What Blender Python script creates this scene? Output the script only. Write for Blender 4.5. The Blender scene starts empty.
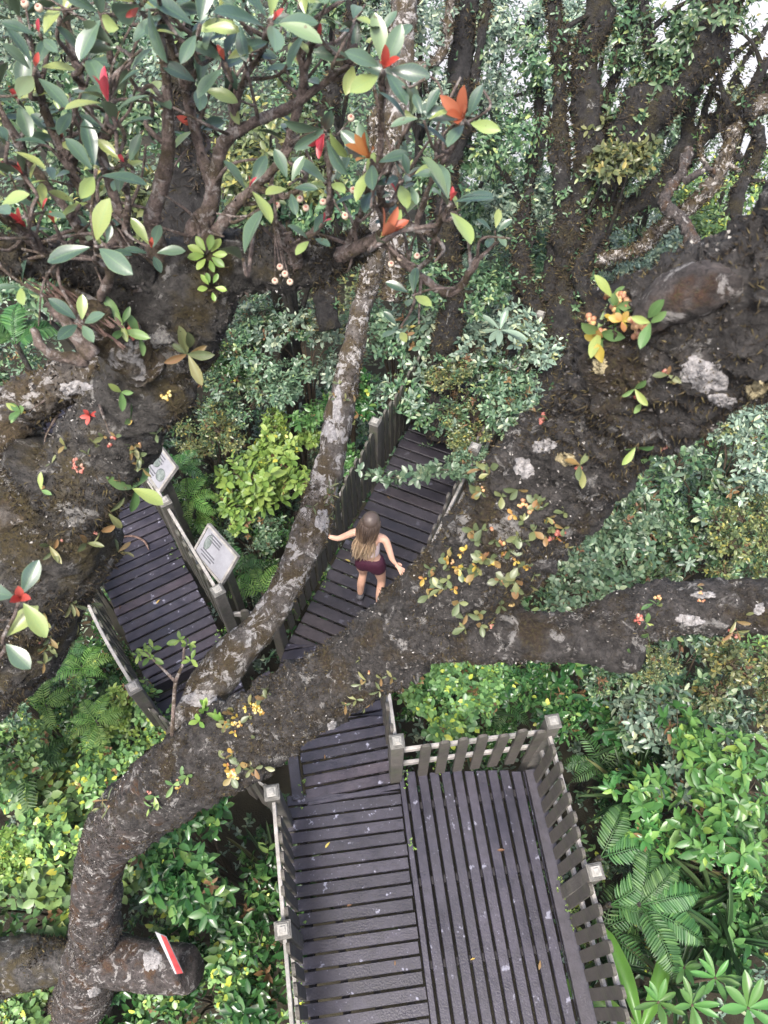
import bpy, math, random
import numpy as np
from mathutils import Vector, noise
from mathutils.bvhtree import BVHTree

rng = np.random.default_rng(7)
random.seed(7)
SC = bpy.context.scene
COL = SC.collection
R = math.radians

# ------------------------------------------------------------------ camera
CAMH, PITCH, FPX = 7.3, R(56.5), 773.0
CP, SP = math.cos(PITCH), math.sin(PITCH)
CAM = np.array((0.0, 0.0, CAMH))

def ray(px, py):
    """direction through a picture point, one metre of depth long"""
    u, v = (px - 384) / FPX, (py - 512) / FPX
    return np.array((u, CP - v * SP, -SP - v * CP))

def at(px, py, depth):
    return CAM + ray(px, py) * depth

def on_z(px, py, z):
    d = ray(px, py)
    return CAM + d * ((z - CAMH) / d[2])

cd = bpy.data.cameras.new('camera')
cam = bpy.data.objects.new('camera', cd)
COL.objects.link(cam)
cam.location = CAM
cam.rotation_euler = (math.pi / 2 - PITCH, 0, 0)
cd.sensor_fit = 'VERTICAL'
cd.sensor_height = 24
cd.lens = 24 * FPX / 1024
cd.clip_start = 0.05
cd.clip_end = 3000
cd.dof.use_dof = True
cd.dof.focus_distance = 6.5
cd.dof.aperture_fstop = 4.5 
SC.camera = cam

# ------------------------------------------------------------------ mesh helpers
def make_mesh(name, parts, smooth=True, luv=None):
    """parts: list of (V, [face arrays], material slot)"""
    V, loops, tot, mi = [], [], [], []
    off = 0
    for v, fs, m in parts:
        v = np.asarray(v, dtype=np.float32)
        V.append(v)
        for f in (fs if isinstance(fs, list) else [fs]):
            f = np.asarray(f, dtype=np.int32)
            loops.append((f + off).ravel())
            tot.append(np.full(len(f), f.shape[1], dtype=np.int32))
            mi.append(np.full(len(f), m, dtype=np.int32))
        off += len(v)
    V = np.concatenate(V); loops = np.concatenate(loops); tot = np.concatenate(tot); mi = np.concatenate(mi)
    me = bpy.data.meshes.new(name)
    me.vertices.add(len(V)); me.vertices.foreach_set('co', V.ravel())
    me.loops.add(len(loops)); me.loops.foreach_set('vertex_index', loops)
    me.polygons.add(len(tot))
    me.polygons.foreach_set('loop_start', np.concatenate(([0], np.cumsum(tot)[:-1])).astype(np.int32))
    me.polygons.foreach_set('loop_total', tot)
    me.polygons.foreach_set('material_index', mi)
    me.polygons.foreach_set('use_smooth', np.full(len(tot), smooth, dtype=bool))
    if luv is not None:
        a = me.attributes.new('luv', 'FLOAT_VECTOR', 'POINT')
        a.data.foreach_set('vector', np.asarray(luv, dtype=np.float32).ravel())
    me.update(calc_edges=True)
    me.validate()
    return me

class MB:
    def __init__(s): s.p = []; s.luv = []
    def add(s, V, F, m=0, luv=None):
        s.p.append((V, F, m))
        s.luv.append(np.zeros((len(V), 3)) if luv is None else luv)
        return s
    def build(s, name, mats, parent=None, smooth=True, loc=None, uv=False):
        me = make_mesh(name, s.p, smooth, np.concatenate(s.luv) if uv else None)
        for m in (mats if isinstance(mats, (list, tuple)) else [mats]):
            me.materials.append(m)
        return link(name, me, parent, loc)

def link(name, data, parent=None, loc=None):
    o = bpy.data.objects.new(name, data)
    COL.objects.link(o)
    if parent is not None: o.parent = parent
    if loc is not None: o.location = loc
    return o

def tag(o, label=None, cat=None, group=None, kind=None):
    if label: o['label'] = label
    if cat: o['category'] = cat
    if group: o['group'] = group
    if kind: o['kind'] = kind
    return o

def thing(name, label, cat, loc=(0, 0, 0), rz=0.0, group=None):
    o = bpy.data.objects.new(name, None)
    o.empty_display_size = 0.05
    COL.objects.link(o)
    o.location = loc
    o.rotation_euler = (0, 0, rz)
    return tag(o, label, cat, group)

def dup(root, loc, rot=(0, 0, 0), scale=1.0, label=None, group=None):
    def cp(o, par):
        c = o.copy(); COL.objects.link(c); c.parent = par
        for ch in o.children: cp(ch, c)
        return c
    r = cp(root, None)
    r.location = loc; r.rotation_euler = rot
    r.scale = (scale,) * 3 if np.isscalar(scale) else scale
    if label: r['label'] = label
    if group: r['group'] = group
    return r

def nrm(v):
    v = np.asarray(v, dtype=float)
    return v / np.maximum(np.linalg.norm(v, axis=-1, keepdims=True), 1e-9)

def box(c, ax, ay, az):
    """box from centre and three half-axis vectors"""
    c, ax, ay, az = (np.asarray(k, dtype=float) for k in (c, ax, ay, az))
    V = [c + sx * ax + sy * ay + sz * az for sz in (-1, 1) for sx, sy in ((-1, -1), (1, -1), (1, 1), (-1, 1))]
    F = [(3, 2, 1, 0), (4, 5, 6, 7), (0, 1, 5, 4), (1, 2, 6, 5), (2, 3, 7, 6), (3, 0, 4, 7)]
    return np.array(V), [np.array(F)]

def prism(poly, z0, z1, inset=0.0):
    """extrude a ccw polygon in plan"""
    poly = np.asarray(poly, dtype=float); n = len(poly)
    V = np.concatenate([np.c_[poly, np.full(n, z0)], np.c_[poly, np.full(n, z1)]])
    side = np.array([(i, (i + 1) % n, (i + 1) % n + n, i + n) for i in range(n)])
    return V, [np.array([list(range(n))[::-1]]), np.array([list(range(n, 2 * n))]), side]

def catmull(P, n):
    P = np.asarray(P, dtype=float)
    Q = np.vstack([2 * P[0] - P[1], P, 2 * P[-1] - P[-2]])
    seg = np.linalg.norm(np.diff(P[:, :3], axis=0), axis=1)
    cum = np.concatenate(([0], np.cumsum(seg)))
    out = []
    for s in np.linspace(0, cum[-1], n):
        i = min(max(np.searchsorted(cum, s) - 1, 0), len(P) - 2)
        t = (s - cum[i]) / max(seg[i], 1e-6)
        a, b, c, d = Q[i], Q[i + 1], Q[i + 2], Q[i + 3]
        out.append(0.5 * (2 * b + (c - a) * t + (2 * a - 5 * b + 4 * c - d) * t * t + (3 * b - a - 3 * c + d) * t ** 3))
    return np.array(out)

def wander(path, amp, freq, seed):
    n = len(path); t = np.minimum(np.arange(n), np.arange(n)[::-1]) / max(n - 1, 1)
    k = np.clip(t * 6, 0, 1)[:, None] * amp
    return path + k * np.array([noise.noise_vector(Vector(p) * freq + Vector((seed, 0, seed))) for p in path])

def tube(path, rad, seg=10, bump=0.0, freq=6.0, cap=True, seed=0.0, crust=0.0):
    """swept tube with gnarled radius; path Nx3, rad N"""
    n = len(path)
    T = nrm(np.gradient(path, axis=0))
    up = np.array((0, 0, 1.0)) if abs(T[0][2]) < 0.9 else np.array((1.0, 0, 0))
    N = nrm(np.cross(T[0], up)); V = []
    for i in range(n):
        N = nrm(N - T[i] * np.dot(N, T[i])); B = np.cross(T[i], N)
        for j in range(seg):
            a = 2 * math.pi * j / seg
            d = N * math.cos(a) + B * math.sin(a)
            r = rad[i]
            if bump:
                q = Vector(path[i] + d * rad[i]) * freq + Vector((seed, seed * 1.7, 0))
                r *= 1 + bump * (noise.noise(q * 0.45) * 1.3 + noise.noise(q) * 0.7)
                if crust:
                    r += crust * (abs(noise.noise(q * 4.1)) * 1.1 + noise.noise(q * 9.3) * 0.7 + noise.noise(q * 2.0) * 0.8)
            V.append(path[i] + d * r)
    F = []
    for i in range(n - 1):
        for j in range(seg):
            k = (j + 1) % seg
            F.append((i * seg + j, i * seg + k, (i + 1) * seg + k, (i + 1) * seg + j))
    V = np.array(V); Fs = [np.array(F)]
    if cap:
        V = np.vstack([V, path[0], path[-1]])
        Fs.append(np.array([((j + 1) % seg, j, n * seg) for j in range(seg)] +
                           [((n - 1) * seg + j, (n - 1) * seg + (j + 1) % seg, n * seg + 1) for j in range(seg)]))
    return V, Fs

def ball(c, r, seg=10, rings=6):
    c = np.asarray(c, dtype=float); r = np.ones(3) * r
    V = [c + r * np.array((0, 0, -1))]
    for i in range(1, rings):
        a = math.pi * i / rings
        for j in range(seg):
            b = 2 * math.pi * j / seg
            V.append(c + r * np.array((math.sin(a) * math.cos(b), math.sin(a) * math.sin(b), -math.cos(a))))
    V.append(c + r * np.array((0, 0, 1)))
    tri = [(0, 1 + (j + 1) % seg, 1 + j) for j in range(seg)]
    L = 1 + (rings - 2) * seg
    tri += [(L + j, L + (j + 1) % seg, len(V) - 1) for j in range(seg)]
    quad = [(1 + i * seg + j, 1 + i * seg + (j + 1) % seg, 1 + (i + 1) * seg + (j + 1) % seg, 1 + (i + 1) * seg + j)
            for i in range(rings - 2) for j in range(seg)]
    return np.array(V), [np.array(tri)] + ([np.array(quad)] if quad else [])

# leaf templates: (t along, s across -.5..+.5, h lift)
LEAF_S = (np.array([(0, 0, 0), (.28, .43, .07), (.28, -.43, .07), (.68, .40, .05), (.68, -.40, .05), (1, 0, -.08), (.5, 0, 0)]),
          np.array([(0, 1, 6), (0, 6, 2), (1, 3, 6), (2, 6, 4), (3, 5, 6), (4, 6, 5)]))
LEAF_N = (np.array([(0, 0, 0), (.35, .5, .05), (.35, -.5, .05), (1, 0, -.12)]), np.array([(0, 1, 3), (0, 3, 2)]))

def leaf_grid(nt=10, fold=.13, curl=.20, blunt=.5):
    ts = np.linspace(0, 1, nt); S = (-1, -.55, 0, .55, 1); V = []; F = []
    for t in ts:
        w = max(math.sin(math.pi * min(t ** 0.9, 1)), 0) ** blunt * (.30 + .70 * min(1, t / .6)) * .5
        if t >= .999: w = .02
        for s in S:
            V.append((t, s * w, fold * w * abs(s) ** 1.2 - curl * t * t + .06 * t))
    for i in range(nt - 1):
        for j in range(4):
            a = i * 5 + j
            F.append((a, a + 1, a + 6, a + 5))
    luv = np.array([(t, s, 0) for t in ts for s in S])
    return np.array(V), np.array(F), luv
LEAF_G = leaf_grid()
LEAF_STRAP = leaf_grid(12, .25, .55, .28)

def leaves(P, D, N, L, W, tm=LEAF_S):
    P, D, N = np.asarray(P, float), nrm(D), np.asarray(N, float)
    B = nrm(np.cross(D, N)); N = np.cross(B, D)
    n = len(P); L = np.broadcast_to(np.asarray(L, float), (n,)); W = np.broadcast_to(np.asarray(W, float), (n,))
    t, s, h = tm[0][:, 0], tm[0][:, 1], tm[0][:, 2]
    V = (P[:, None] + D[:, None] * (t[None, :, None] * L[:, None, None]) + B[:, None] * (s[None, :, None] * W[:, None, None])
         + N[:, None] * (h[None, :, None] * L[:, None, None]))
    k = len(t)
    F = (tm[1][None] + (np.arange(n) * k)[:, None, None]).reshape(-1, tm[1].shape[1])
    return V.reshape(-1, 3), [F], (np.tile(tm[2], (n, 1)) if len(tm) > 2 else None)

def perp(D):
    D = nrm(D)
    a = np.where(np.abs(D[:, 2:3]) < .9, np.array([[0, 0, 1.0]]), np.array([[1.0, 0, 0]]))
    X = nrm(np.cross(D, a)); return X, np.cross(D, X)

def shoots(P, A, k, L, W, tilt=(50, 80), spread=.02, rings=2, droop=.25, var=.25, tm=LEAF_S, g=rng):
    """whorls of k leaves round shoot axes A at points P"""
    n = len(P); A = nrm(A); X, Y = perp(A)
    idx = np.repeat(np.arange(n), k); j = np.tile(np.arange(k), n)
    ang = j * 2.399 + np.repeat(g.uniform(0, 6.28, n), k) + g.normal(0, .25, n * k)
    f = (j + .5) / k
    tl = np.radians(tilt[1] + (tilt[0] - tilt[1]) * f + g.normal(0, 9, n * k))
    rad = X[idx] * np.cos(ang)[:, None] + Y[idx] * np.sin(ang)[:, None]
    D = A[idx] * np.cos(tl)[:, None] + rad * np.sin(tl)[:, None]
    N = A[idx] * np.sin(tl)[:, None] - rad * np.cos(tl)[:, None]
    D = D + np.array((0, 0, -droop)) * g.uniform(0, 1, (n * k, 1))
    N = N + g.normal(0, .18, (n * k, 3))
    size = (g.uniform(1 - var, 1 + var, n * k) * (1.05 - .35 * f)) * np.repeat(g.uniform(.8, 1.15, n), k)
    PP = P[idx] + A[idx] * ((f - .5) * spread * rings)[:, None]
    return leaves(PP, D, N, L * size, W * size, tm)

# ------------------------------------------------------------------ materials
def newmat(name):
    m = bpy.data.materials.new(name); m.use_nodes = True
    nt = m.node_tree; nt.nodes.clear()
    return m, nt, nt.nodes, nt.links

def ramp(nd, stops, interp='LINEAR'):
    r = nd.new('ShaderNodeValToRGB'); cr = r.color_ramp; cr.interpolation = interp
    while len(cr.elements) < len(stops): cr.elements.new(.5)
    for e, (p, c) in zip(cr.elements, stops):
        e.position = p; e.color = tuple(c) + (1,) if len(c) == 3 else c
    return r

def tex(nd, lk, kind, scale, vec=None, **kw):
    t = nd.new('ShaderNodeTex' + kind); t.inputs['Scale'].default_value = scale
    for k, v in kw.items(): t.inputs[k].default_value = v
    if vec is not None: lk.new(vec, t.inputs['Vector'])
    return t

def mixc(nd, lk, fac, a, b, mode='MIX'):
    m = nd.new('ShaderNodeMix'); m.data_type = 'RGBA'; m.blend_type = mode
    for s, v in ((m.inputs[0], fac), (m.inputs[6], a), (m.inputs[7], b)):
        if hasattr(v, 'is_output'): lk.new(v, s)
        elif np.isscalar(v): s.default_value = v
        else: s.default_value = tuple(v) + (1,)
    return m.outputs[2]

def mathn(nd, lk, op, a, b=0.0):
    m = nd.new('ShaderNodeMath'); m.operation = op
    for s, v in zip(m.inputs, (a, b)):
        if hasattr(v, 'is_output'): lk.new(v, s)
        else: s.default_value = v
    return m.outputs[0]

def leafmat(name, stops, rough=.42, trans=.22, var=.35, vein=False, spec=.45, back=None, interp='LINEAR'):
    m, nt, nd, lk = newmat(name)
    g = nd.new('ShaderNodeNewGeometry'); oi = nd.new('ShaderNodeObjectInfo')
    r = ramp(nd, stops, interp); lk.new(g.outputs['Random Per Island'], r.inputs[0])
    c = r.outputs[0]
    hv = nd.new('ShaderNodeHueSaturation')
    lk.new(mathn(nd, lk, 'ADD', mathn(nd, lk, 'MULTIPLY', oi.outputs['Random'], var), 1 - var / 2), hv.inputs['Value'])
    lk.new(mathn(nd, lk, 'ADD', mathn(nd, lk, 'MULTIPLY', oi.outputs['Random'], .03), .485), hv.inputs['Hue'])
    lk.new(c, hv.inputs['Color']); c = hv.outputs[0]
    if vein:
        at_ = nd.new('ShaderNodeAttribute'); at_.attribute_name = 'luv'
        sp = nd.new('ShaderNodeSeparateXYZ'); lk.new(at_.outputs['Vector'], sp.inputs[0])
        a = mathn(nd, lk, 'ABSOLUTE', sp.outputs[1])
        mid = ramp(nd, [(0, (1, 1, 1)), (.10, (0, 0, 0))]); lk.new(a, mid.inputs[0])
        edge = ramp(nd, [(.86, (0, 0, 0)), (1, (1, 1, 1))]); lk.new(a, edge.inputs[0])
        c = mixc(nd, lk, mathn(nd, lk, 'MULTIPLY', mid.outputs[0], .38), c, (.13, .22, .09))
        c = mixc(nd, lk, mathn(nd, lk, 'MULTIPLY', edge.outputs[0], .28), c, (.20, .27, .10))
        sv = mathn(nd, lk, 'SINE', mathn(nd, lk, 'MULTIPLY', mathn(nd, lk, 'SUBTRACT', sp.outputs[0], mathn(nd, lk, 'MULTIPLY', a, .16)), 62.0))
        rv_ = ramp(nd, [(.80, (0, 0, 0)), (1, (1, 1, 1))]); lk.new(sv, rv_.inputs[0])
        c = mixc(nd, lk, mathn(nd, lk, 'MULTIPLY', rv_.outputs[0], .22), c, (.10, .18, .08))
        tc = nd.new('ShaderNodeTexCoord')
        nb_ = tex(nd, lk, 'Noise', 55, tc.outputs['Object'], Detail=3.0)
        bs = ramp(nd, [(.70, (0, 0, 0)), (.74, (1, 1, 1))]); lk.new(nb_.outputs[0], bs.inputs[0])
        c = mixc(nd, lk, mathn(nd, lk, 'MULTIPLY', bs.outputs[0], .7), c, (.06, .035, .015))
        nz = tex(nd, lk, 'Noise', 28, tc.outputs['Object'], Detail=4.0)
        bl = ramp(nd, [(.60, (0, 0, 0)), (.72, (1, 1, 1))]); lk.new(nz.outputs[0], bl.inputs[0])
        c = mixc(nd, lk, mathn(nd, lk, 'MULTIPLY', bl.outputs[0], .2), c, (.13, .19, .11))
    if back is not None:
        c = mixc(nd, lk, g.outputs['Backfacing'], c, back)
    p = nd.new('ShaderNodeBsdfPrincipled'); lk.new(c, p.inputs['Base Color'])
    p.inputs['Roughness'].default_value = rough
    p.inputs['Specular IOR Level'].default_value = spec
    tr = nd.new('ShaderNodeBsdfTranslucent'); lk.new(c, tr.inputs[0])
    mx = nd.new('ShaderNodeMixShader'); mx.inputs[0].default_value = trans
    lk.new(p.outputs[0], mx.inputs[1]); lk.new(tr.outputs[0], mx.inputs[2])
    o = nd.new('ShaderNodeOutputMaterial'); lk.new(mx.outputs[0], o.inputs[0])
    return m

def simple(name, stops, rough=.6, scale=0, bump=0, spec=.4, island=True):
    m, nt, nd, lk = newmat(name)
    tc = nd.new('ShaderNodeTexCoord')
    r = ramp(nd, stops)
    if island and not scale:
        g = nd.new('ShaderNodeNewGeometry'); lk.new(g.outputs['Random Per Island'], r.inputs[0])
    else:
        n = tex(nd, lk, 'Noise', scale, tc.outputs['Object'], Detail=6.0, Roughness=.65); lk.new(n.outputs[0], r.inputs[0])
    p = nd.new('ShaderNodeBsdfPrincipled'); lk.new(r.outputs[0], p.inputs['Base Color'])
    p.inputs['Roughness'].default_value = rough; p.inputs['Specular IOR Level'].default_value = spec
    if bump:
        n2 = tex(nd, lk, 'Noise', max(scale, 20) * 3, tc.outputs['Object'], Detail=5.0)
        b = nd.new('ShaderNodeBump'); b.inputs['Strength'].default_value = bump; b.inputs['Distance'].default_value = .01
        lk.new(n2.outputs[0], b.inputs['Height']); lk.new(b.outputs[0], p.inputs['Normal'])
    o = nd.new('ShaderNodeOutputMaterial'); lk.new(p.outputs[0], o.inputs[0])
    return m

def barkmat(name, base, moss=.5, lichen=.3, scale=1.0, pale=(.42, .41, .38), warm=(.09, .05, .022)):
    m, nt, nd, lk = newmat(name)
    tc = nd.new('ShaderNodeTexCoord'); v = tc.outputs['Object']
    n1 = tex(nd, lk, 'Noise', 9 * scale, v, Detail=8.0, Roughness=.7)
    n2 = tex(nd, lk, 'Noise', 2.6 * scale, v, Detail=5.0, Roughness=.6)
    n3 = tex(nd, lk, 'Noise', 40 * scale, v, Detail=6.0, Roughness=.75)
    n4 = tex(nd, lk, 'Noise', 5.0 * scale, v, Detail=9.0, Roughness=.72, Distortion=.6)
    vo = tex(nd, lk, 'Voronoi', 55 * scale, v)
    d, l = base
    r1 = ramp(nd, [(.32, d), (.55, l), (.72, tuple(k * 1.7 for k in l))]); lk.new(n1.outputs[0], r1.inputs[0])
    c = r1.outputs[0]
    rm = ramp(nd, [(.56 - moss * .25, (0, 0, 0)), (.66 - moss * .2, (1, 1, 1))]); lk.new(n2.outputs[0], rm.inputs[0])
    mc = ramp(nd, [(.3, (.012, .009, .006)), (.5, warm), (.62, (.070, .058, .020)), (.75, (.12, .10, .035))]); lk.new(n3.outputs[0], mc.inputs[0])
    c = mixc(nd, lk, mathn(nd, lk, 'MULTIPLY', rm.outputs[0], .85), c, mc.outputs[0])
    rl = ramp(nd, [(.66 - lichen * .16, (0, 0, 0)), (.70 - lichen * .15, (1, 1, 1))]); lk.new(n4.outputs[0], rl.inputs[0])
    c = mixc(nd, lk, mathn(nd, lk, 'MULTIPLY', rl.outputs[0], .8), c, pale)
    rs = ramp(nd, [(.0, (1, 1, 1)), (.10, (0, 0, 0))]); lk.new(vo.outputs[0], rs.inputs[0])
    c = mixc(nd, lk, mathn(nd, lk, 'MULTIPLY', rs.outputs[0], .35 * lichen + .1), c, pale)
    ve = tex(nd, lk, 'Voronoi', 15 * scale, None); ve.feature = 'DISTANCE_TO_EDGE'
    wv = mixc(nd, lk, .12 / scale, v, n1.outputs['Color'], 'ADD'); lk.new(wv, ve.inputs['Vector'])
    ck = ramp(nd, [(0, (.25, .25, .25)), (.10, (1, 1, 1))]); lk.new(ve.outputs['Distance'], ck.inputs[0])
    c = mixc(nd, lk, .35, c, ck.outputs[0], 'MULTIPLY')
    p = nd.new('ShaderNodeBsdfPrincipled'); lk.new(c, p.inputs['Base Color'])
    p.inputs['Roughness'].default_value = .72; p.inputs['Specular IOR Level'].default_value = .3
    h = mathn(nd, lk, 'ADD', mathn(nd, lk, 'MULTIPLY', n1.outputs[0], 1.0), mathn(nd, lk, 'MULTIPLY', n3.outputs[0], .6))
    h = mathn(nd, lk, 'ADD', h, mathn(nd, lk, 'MULTIPLY', ck.outputs[0], .12))
    b = nd.new('ShaderNodeBump'); b.inputs['Strength'].default_value = 1.0; b.inputs['Distance'].default_value = .07 / scale
    lk.new(h, b.inputs['Height']); lk.new(b.outputs[0], p.inputs['Normal'])
    o = nd.new('ShaderNodeOutputMaterial'); lk.new(p.outputs[0], o.inputs[0])
    return m

def timbermat(name, stops, rough=.45, spots=.0, green=.0, grain=(2, 60), spec=.5):
    """weathered boards, each board its own tone, with lichen spots"""
    m, nt, nd, lk = newmat(name)
    tc = nd.new('ShaderNodeTexCoord'); v = tc.outputs['Object']
    g = nd.new('ShaderNodeNewGeometry')
    r = ramp(nd, stops); lk.new(g.outputs['Random Per Island'], r.inputs[0])
    c = r.outputs[0]
    nz = tex(nd, lk, 'Noise', 14, v, Detail=8.0, Roughness=.7)
    rr = ramp(nd, [(.3, (.62, .62, .62)), (.7, (1.35, 1.35, 1.35))]); lk.new(nz.outputs[0], rr.inputs[0])
    c = mixc(nd, lk, 1.0, c, rr.outputs[0], 'MULTIPLY')
    n2 = tex(nd, lk, 'Noise', 2.3, v, Detail=6.0, Roughness=.65)
    rw = ramp(nd, [(.35, (.72, .72, .74)), (.65, (1.25, 1.2, 1.2))]); lk.new(n2.outputs[0], rw.inputs[0])
    c = mixc(nd, lk, 1.0, c, rw.outputs[0], 'MULTIPLY')
    if green:
        ng = tex(nd, lk, 'Noise', 5, v, Detail=7.0, Roughness=.7)
        rg = ramp(nd, [(.5, (0, 0, 0)), (.68, (1, 1, 1))]); lk.new(ng.outputs[0], rg.inputs[0])
        c = mixc(nd, lk, mathn(nd, lk, 'MULTIPLY', rg.outputs[0], green), c, (.055, .075, .03))
    if spots:
        n3 = tex(nd, lk, 'Noise', 8.5, v, Detail=7.0, Roughness=.62)
        rs = ramp(nd, [(.63, (0, 0, 0)), (.67, (1, 1, 1))]); lk.new(n3.outputs[0], rs.inputs[0])
        vo = tex(nd, lk, 'Voronoi', 26, v); rv = ramp(nd, [(.10, (1, 1, 1)), (.17, (0, 0, 0))]); lk.new(vo.outputs[0], rv.inputs[0])
        dr = ramp(nd, [(.48, (0, 0, 0)), (.62, (1, 1, 1))]); lk.new(n2.outputs[0], dr.inputs[0])
        ws = mathn(nd, lk, 'MULTIPLY', mathn(nd, lk, 'MULTIPLY', rv.outputs[0], dr.outputs[0]), .6)
        c = mixc(nd, lk, mathn(nd, lk, 'MULTIPLY', mathn(nd, lk, 'MAXIMUM', rs.outputs[0], ws), spots), c, (.24, .245, .31))
    p = nd.new('ShaderNodeBsdfPrincipled'); lk.new(c, p.inputs['Base Color'])
    rq = ramp(nd, [(.35, (rough - .12,) * 3), (.65, (rough + .2,) * 3)]); lk.new(n2.outputs[0], rq.inputs[0])
    lk.new(rq.outputs[0], p.inputs['Roughness']); p.inputs['Specular IOR Level'].default_value = spec
    b = nd.new('ShaderNodeBump'); b.inputs['Strength'].default_value = .45; b.inputs['Distance'].default_value = .006
    nb = tex(nd, lk, 'Noise', 70, v, Detail=5.0); lk.new(nb.outputs[0], b.inputs['Height']); lk.new(b.outputs[0], p.inputs['Normal'])
    o = nd.new('ShaderNodeOutputMaterial'); lk.new(p.outputs[0], o.inputs[0])
    return m

M = {}
M['deck'] = timbermat('wet_deck_boards', [(0, (0.0133, 0.0122, 0.0195)), (.45, (0.0183, 0.0168, 0.0263)), (.9, (0.0242, 0.0222, 0.0331)), (.97, (0.0352, 0.0267, 0.0336)), (1, (0.0391, 0.0283, 0.0326))], .42, .75)
M['slat'] = timbermat('deck_slats', [(0, (0.0164, 0.0153, 0.0245)), (.5, (0.0215, 0.0198, 0.0314)), (.93, (0.0261, 0.0241, 0.0367)), (1, (0.0384, 0.0298, 0.0362))], .42, .55)
M['dark_deck'] = timbermat('dark_boards', [(0, (0.0179, 0.0166, 0.0218)), (.8, (0.0264, 0.0240, 0.0309)), (1, (0.0327, 0.0272, 0.0298))], .46, .2)  # dark board tone of the upper walkway and the riser
M['trim'] = timbermat('trim_boards', [(0, (0.0203, 0.0192, 0.0262)), (1, (0.0293, 0.0268, 0.0342))], .5, .2)
M['rail'] = timbermat('grey_rail', [(0, (0.1530, 0.1454, 0.1338)), (1, (0.2372, 0.2295, 0.2104))], .65, 0, .35)
M['picket'] = timbermat('weathered_picket', [(0, (0.0375, 0.0344, 0.0300)), (.5, (0.0573, 0.0520, 0.0440)), (1, (0.0837, 0.0757, 0.0661))], .65, 0, .55)
M['dark_picket'] = timbermat('mossy_picket', [(0, (0.0330, 0.0330, 0.0270)), (.5, (0.0510, 0.0498, 0.0396)), (1, (0.0780, 0.0732, 0.0600))], .65, 0, .7)
M['post'] = timbermat('post_timber', [(0, (0.0535, 0.0510, 0.0437)), (1, (0.0778, 0.0729, 0.0632))], .6, 0, .45)
M['cap'] = simple('post_cap_grey', [(.35, (.06, .058, .052)), (.65, (.14, .135, .122))], .6, 18, .3)
M['cap_top'] = simple('post_cap_pale', [(.35, (.17, .165, .15)), (.65, (.28, .27, .245))], .6, 30, .2)
M['bark'] = barkmat('mossy_bark', ((.0075, .0068, .0066), (.062, .057, .054)), .16, .56, 1.9, (.30, .29, .275), (.046, .031, .018))
M['bark_pale'] = barkmat('lichen_bark', ((.032, .027, .023), (.125, .11, .096)), .54, .84, 2.6, (.46, .44, .42), (.075, .050, .022))
M['bark_old'] = barkmat('old_mossy_bark', ((.008, .0072, .0065), (.072, .067, .061)), .30, .56, 2.2, (.29, .28, .26), (.070, .052, .020))
M['bark_low'] = barkmat('low_trunk_bark', ((.016, .014, .013), (.075, .064, .060)), .20, .68, 2.4, (.34, .325, .31), (.085, .040, .022))
M['bark_far'] = barkmat('far_bark', ((.006, .0055, .0055), (.028, .026, .025)), .22, .30, 1.6, (.22, .22, .21), (.026, .022, .013))
M['twig'] = barkmat('rhododendron_twig', ((.055, .040, .034), (.20, .155, .135)), .30, .70, 5.0, (.36, .33, .31), (.075, .055, .032))
M['wood_torn'] = simple('torn_wood', [(.3, (.04, .024, .018)), (.55, (.12, .075, .06)), (.72, (.25, .19, .16))], .85, 24, .8)
M['moss'] = simple('moss_tufts', [(0, (0.0093, 0.0067, 0.0045)), (.5, (0.0255, 0.0175, 0.0099)), (.8, (0.0522, 0.0390, 0.0162)), (.95, (0.0870, 0.0698, 0.0270)), (1, (0.1392, 0.1129, 0.0540))], .9)
M['crust'] = simple('crust_tufts', [(0, (0.0096, 0.0084, 0.0084)), (.6, (0.0360, 0.0324, 0.0300)), (.84, (0.0900, 0.0816, 0.0744)), (.95, (0.1920, 0.1800, 0.1680)), (1, (0.4320, 0.4200, 0.3960))], .9)
M['joist'] = simple('joist_timber', [(.3, (.010, .009, .010)), (.7, (.020, .018, .020))], .8, 20)
M['soil'] = simple('forest_soil', [(.3, (.012, .010, .006)), (.6, (.030, .026, .014)), (.75, (.03, .045, .014))], .95, 3, .8)
# ------------------------------------------------------------------ foliage materials
M['round'] = leafmat('round_leaf', [(0, (0.0616, 0.1320, 0.0467)), (.45, (0.1058, 0.2010, 0.0705)), (.86, (0.1739, 0.2870, 0.0943)), (.93, (0.3229, 0.4020, 0.0664)), (1, (0.4968, 0.4940, 0.0754))], .36)
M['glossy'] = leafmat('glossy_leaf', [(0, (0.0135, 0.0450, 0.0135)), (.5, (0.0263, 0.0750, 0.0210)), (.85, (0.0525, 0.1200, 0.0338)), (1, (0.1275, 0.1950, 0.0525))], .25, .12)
M['bright'] = leafmat('bright_leaf', [(0, (0.090, 0.180, 0.040)), (.5, (0.160, 0.280, 0.060)), (1, (0.280, 0.400, 0.100))], .42, .3)
M['blue'] = leafmat('bluish_leaf', [(0, (0.0429, 0.0828, 0.0450)), (.5, (0.0819, 0.1368, 0.0780)), (.9, (0.1404, 0.2016, 0.1200)), (1, (0.2184, 0.2592, 0.1500))], .33, .15)
M['fine'] = leafmat('dark_fine_leaf', [(0, (0.026, 0.066, 0.032)), (.55, (0.066, 0.126, 0.060)), (.9, (0.132, 0.204, 0.096)), (1, (0.240, 0.288, 0.096))], .33, .15)
M['olive'] = leafmat('olive_leaf', [(0, (0.0432, 0.0612, 0.0252)), (.5, (0.0864, 0.1080, 0.0432)), (.85, (0.1512, 0.1656, 0.0648)), (1, (0.2592, 0.2232, 0.0576))], .33, .15)
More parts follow.
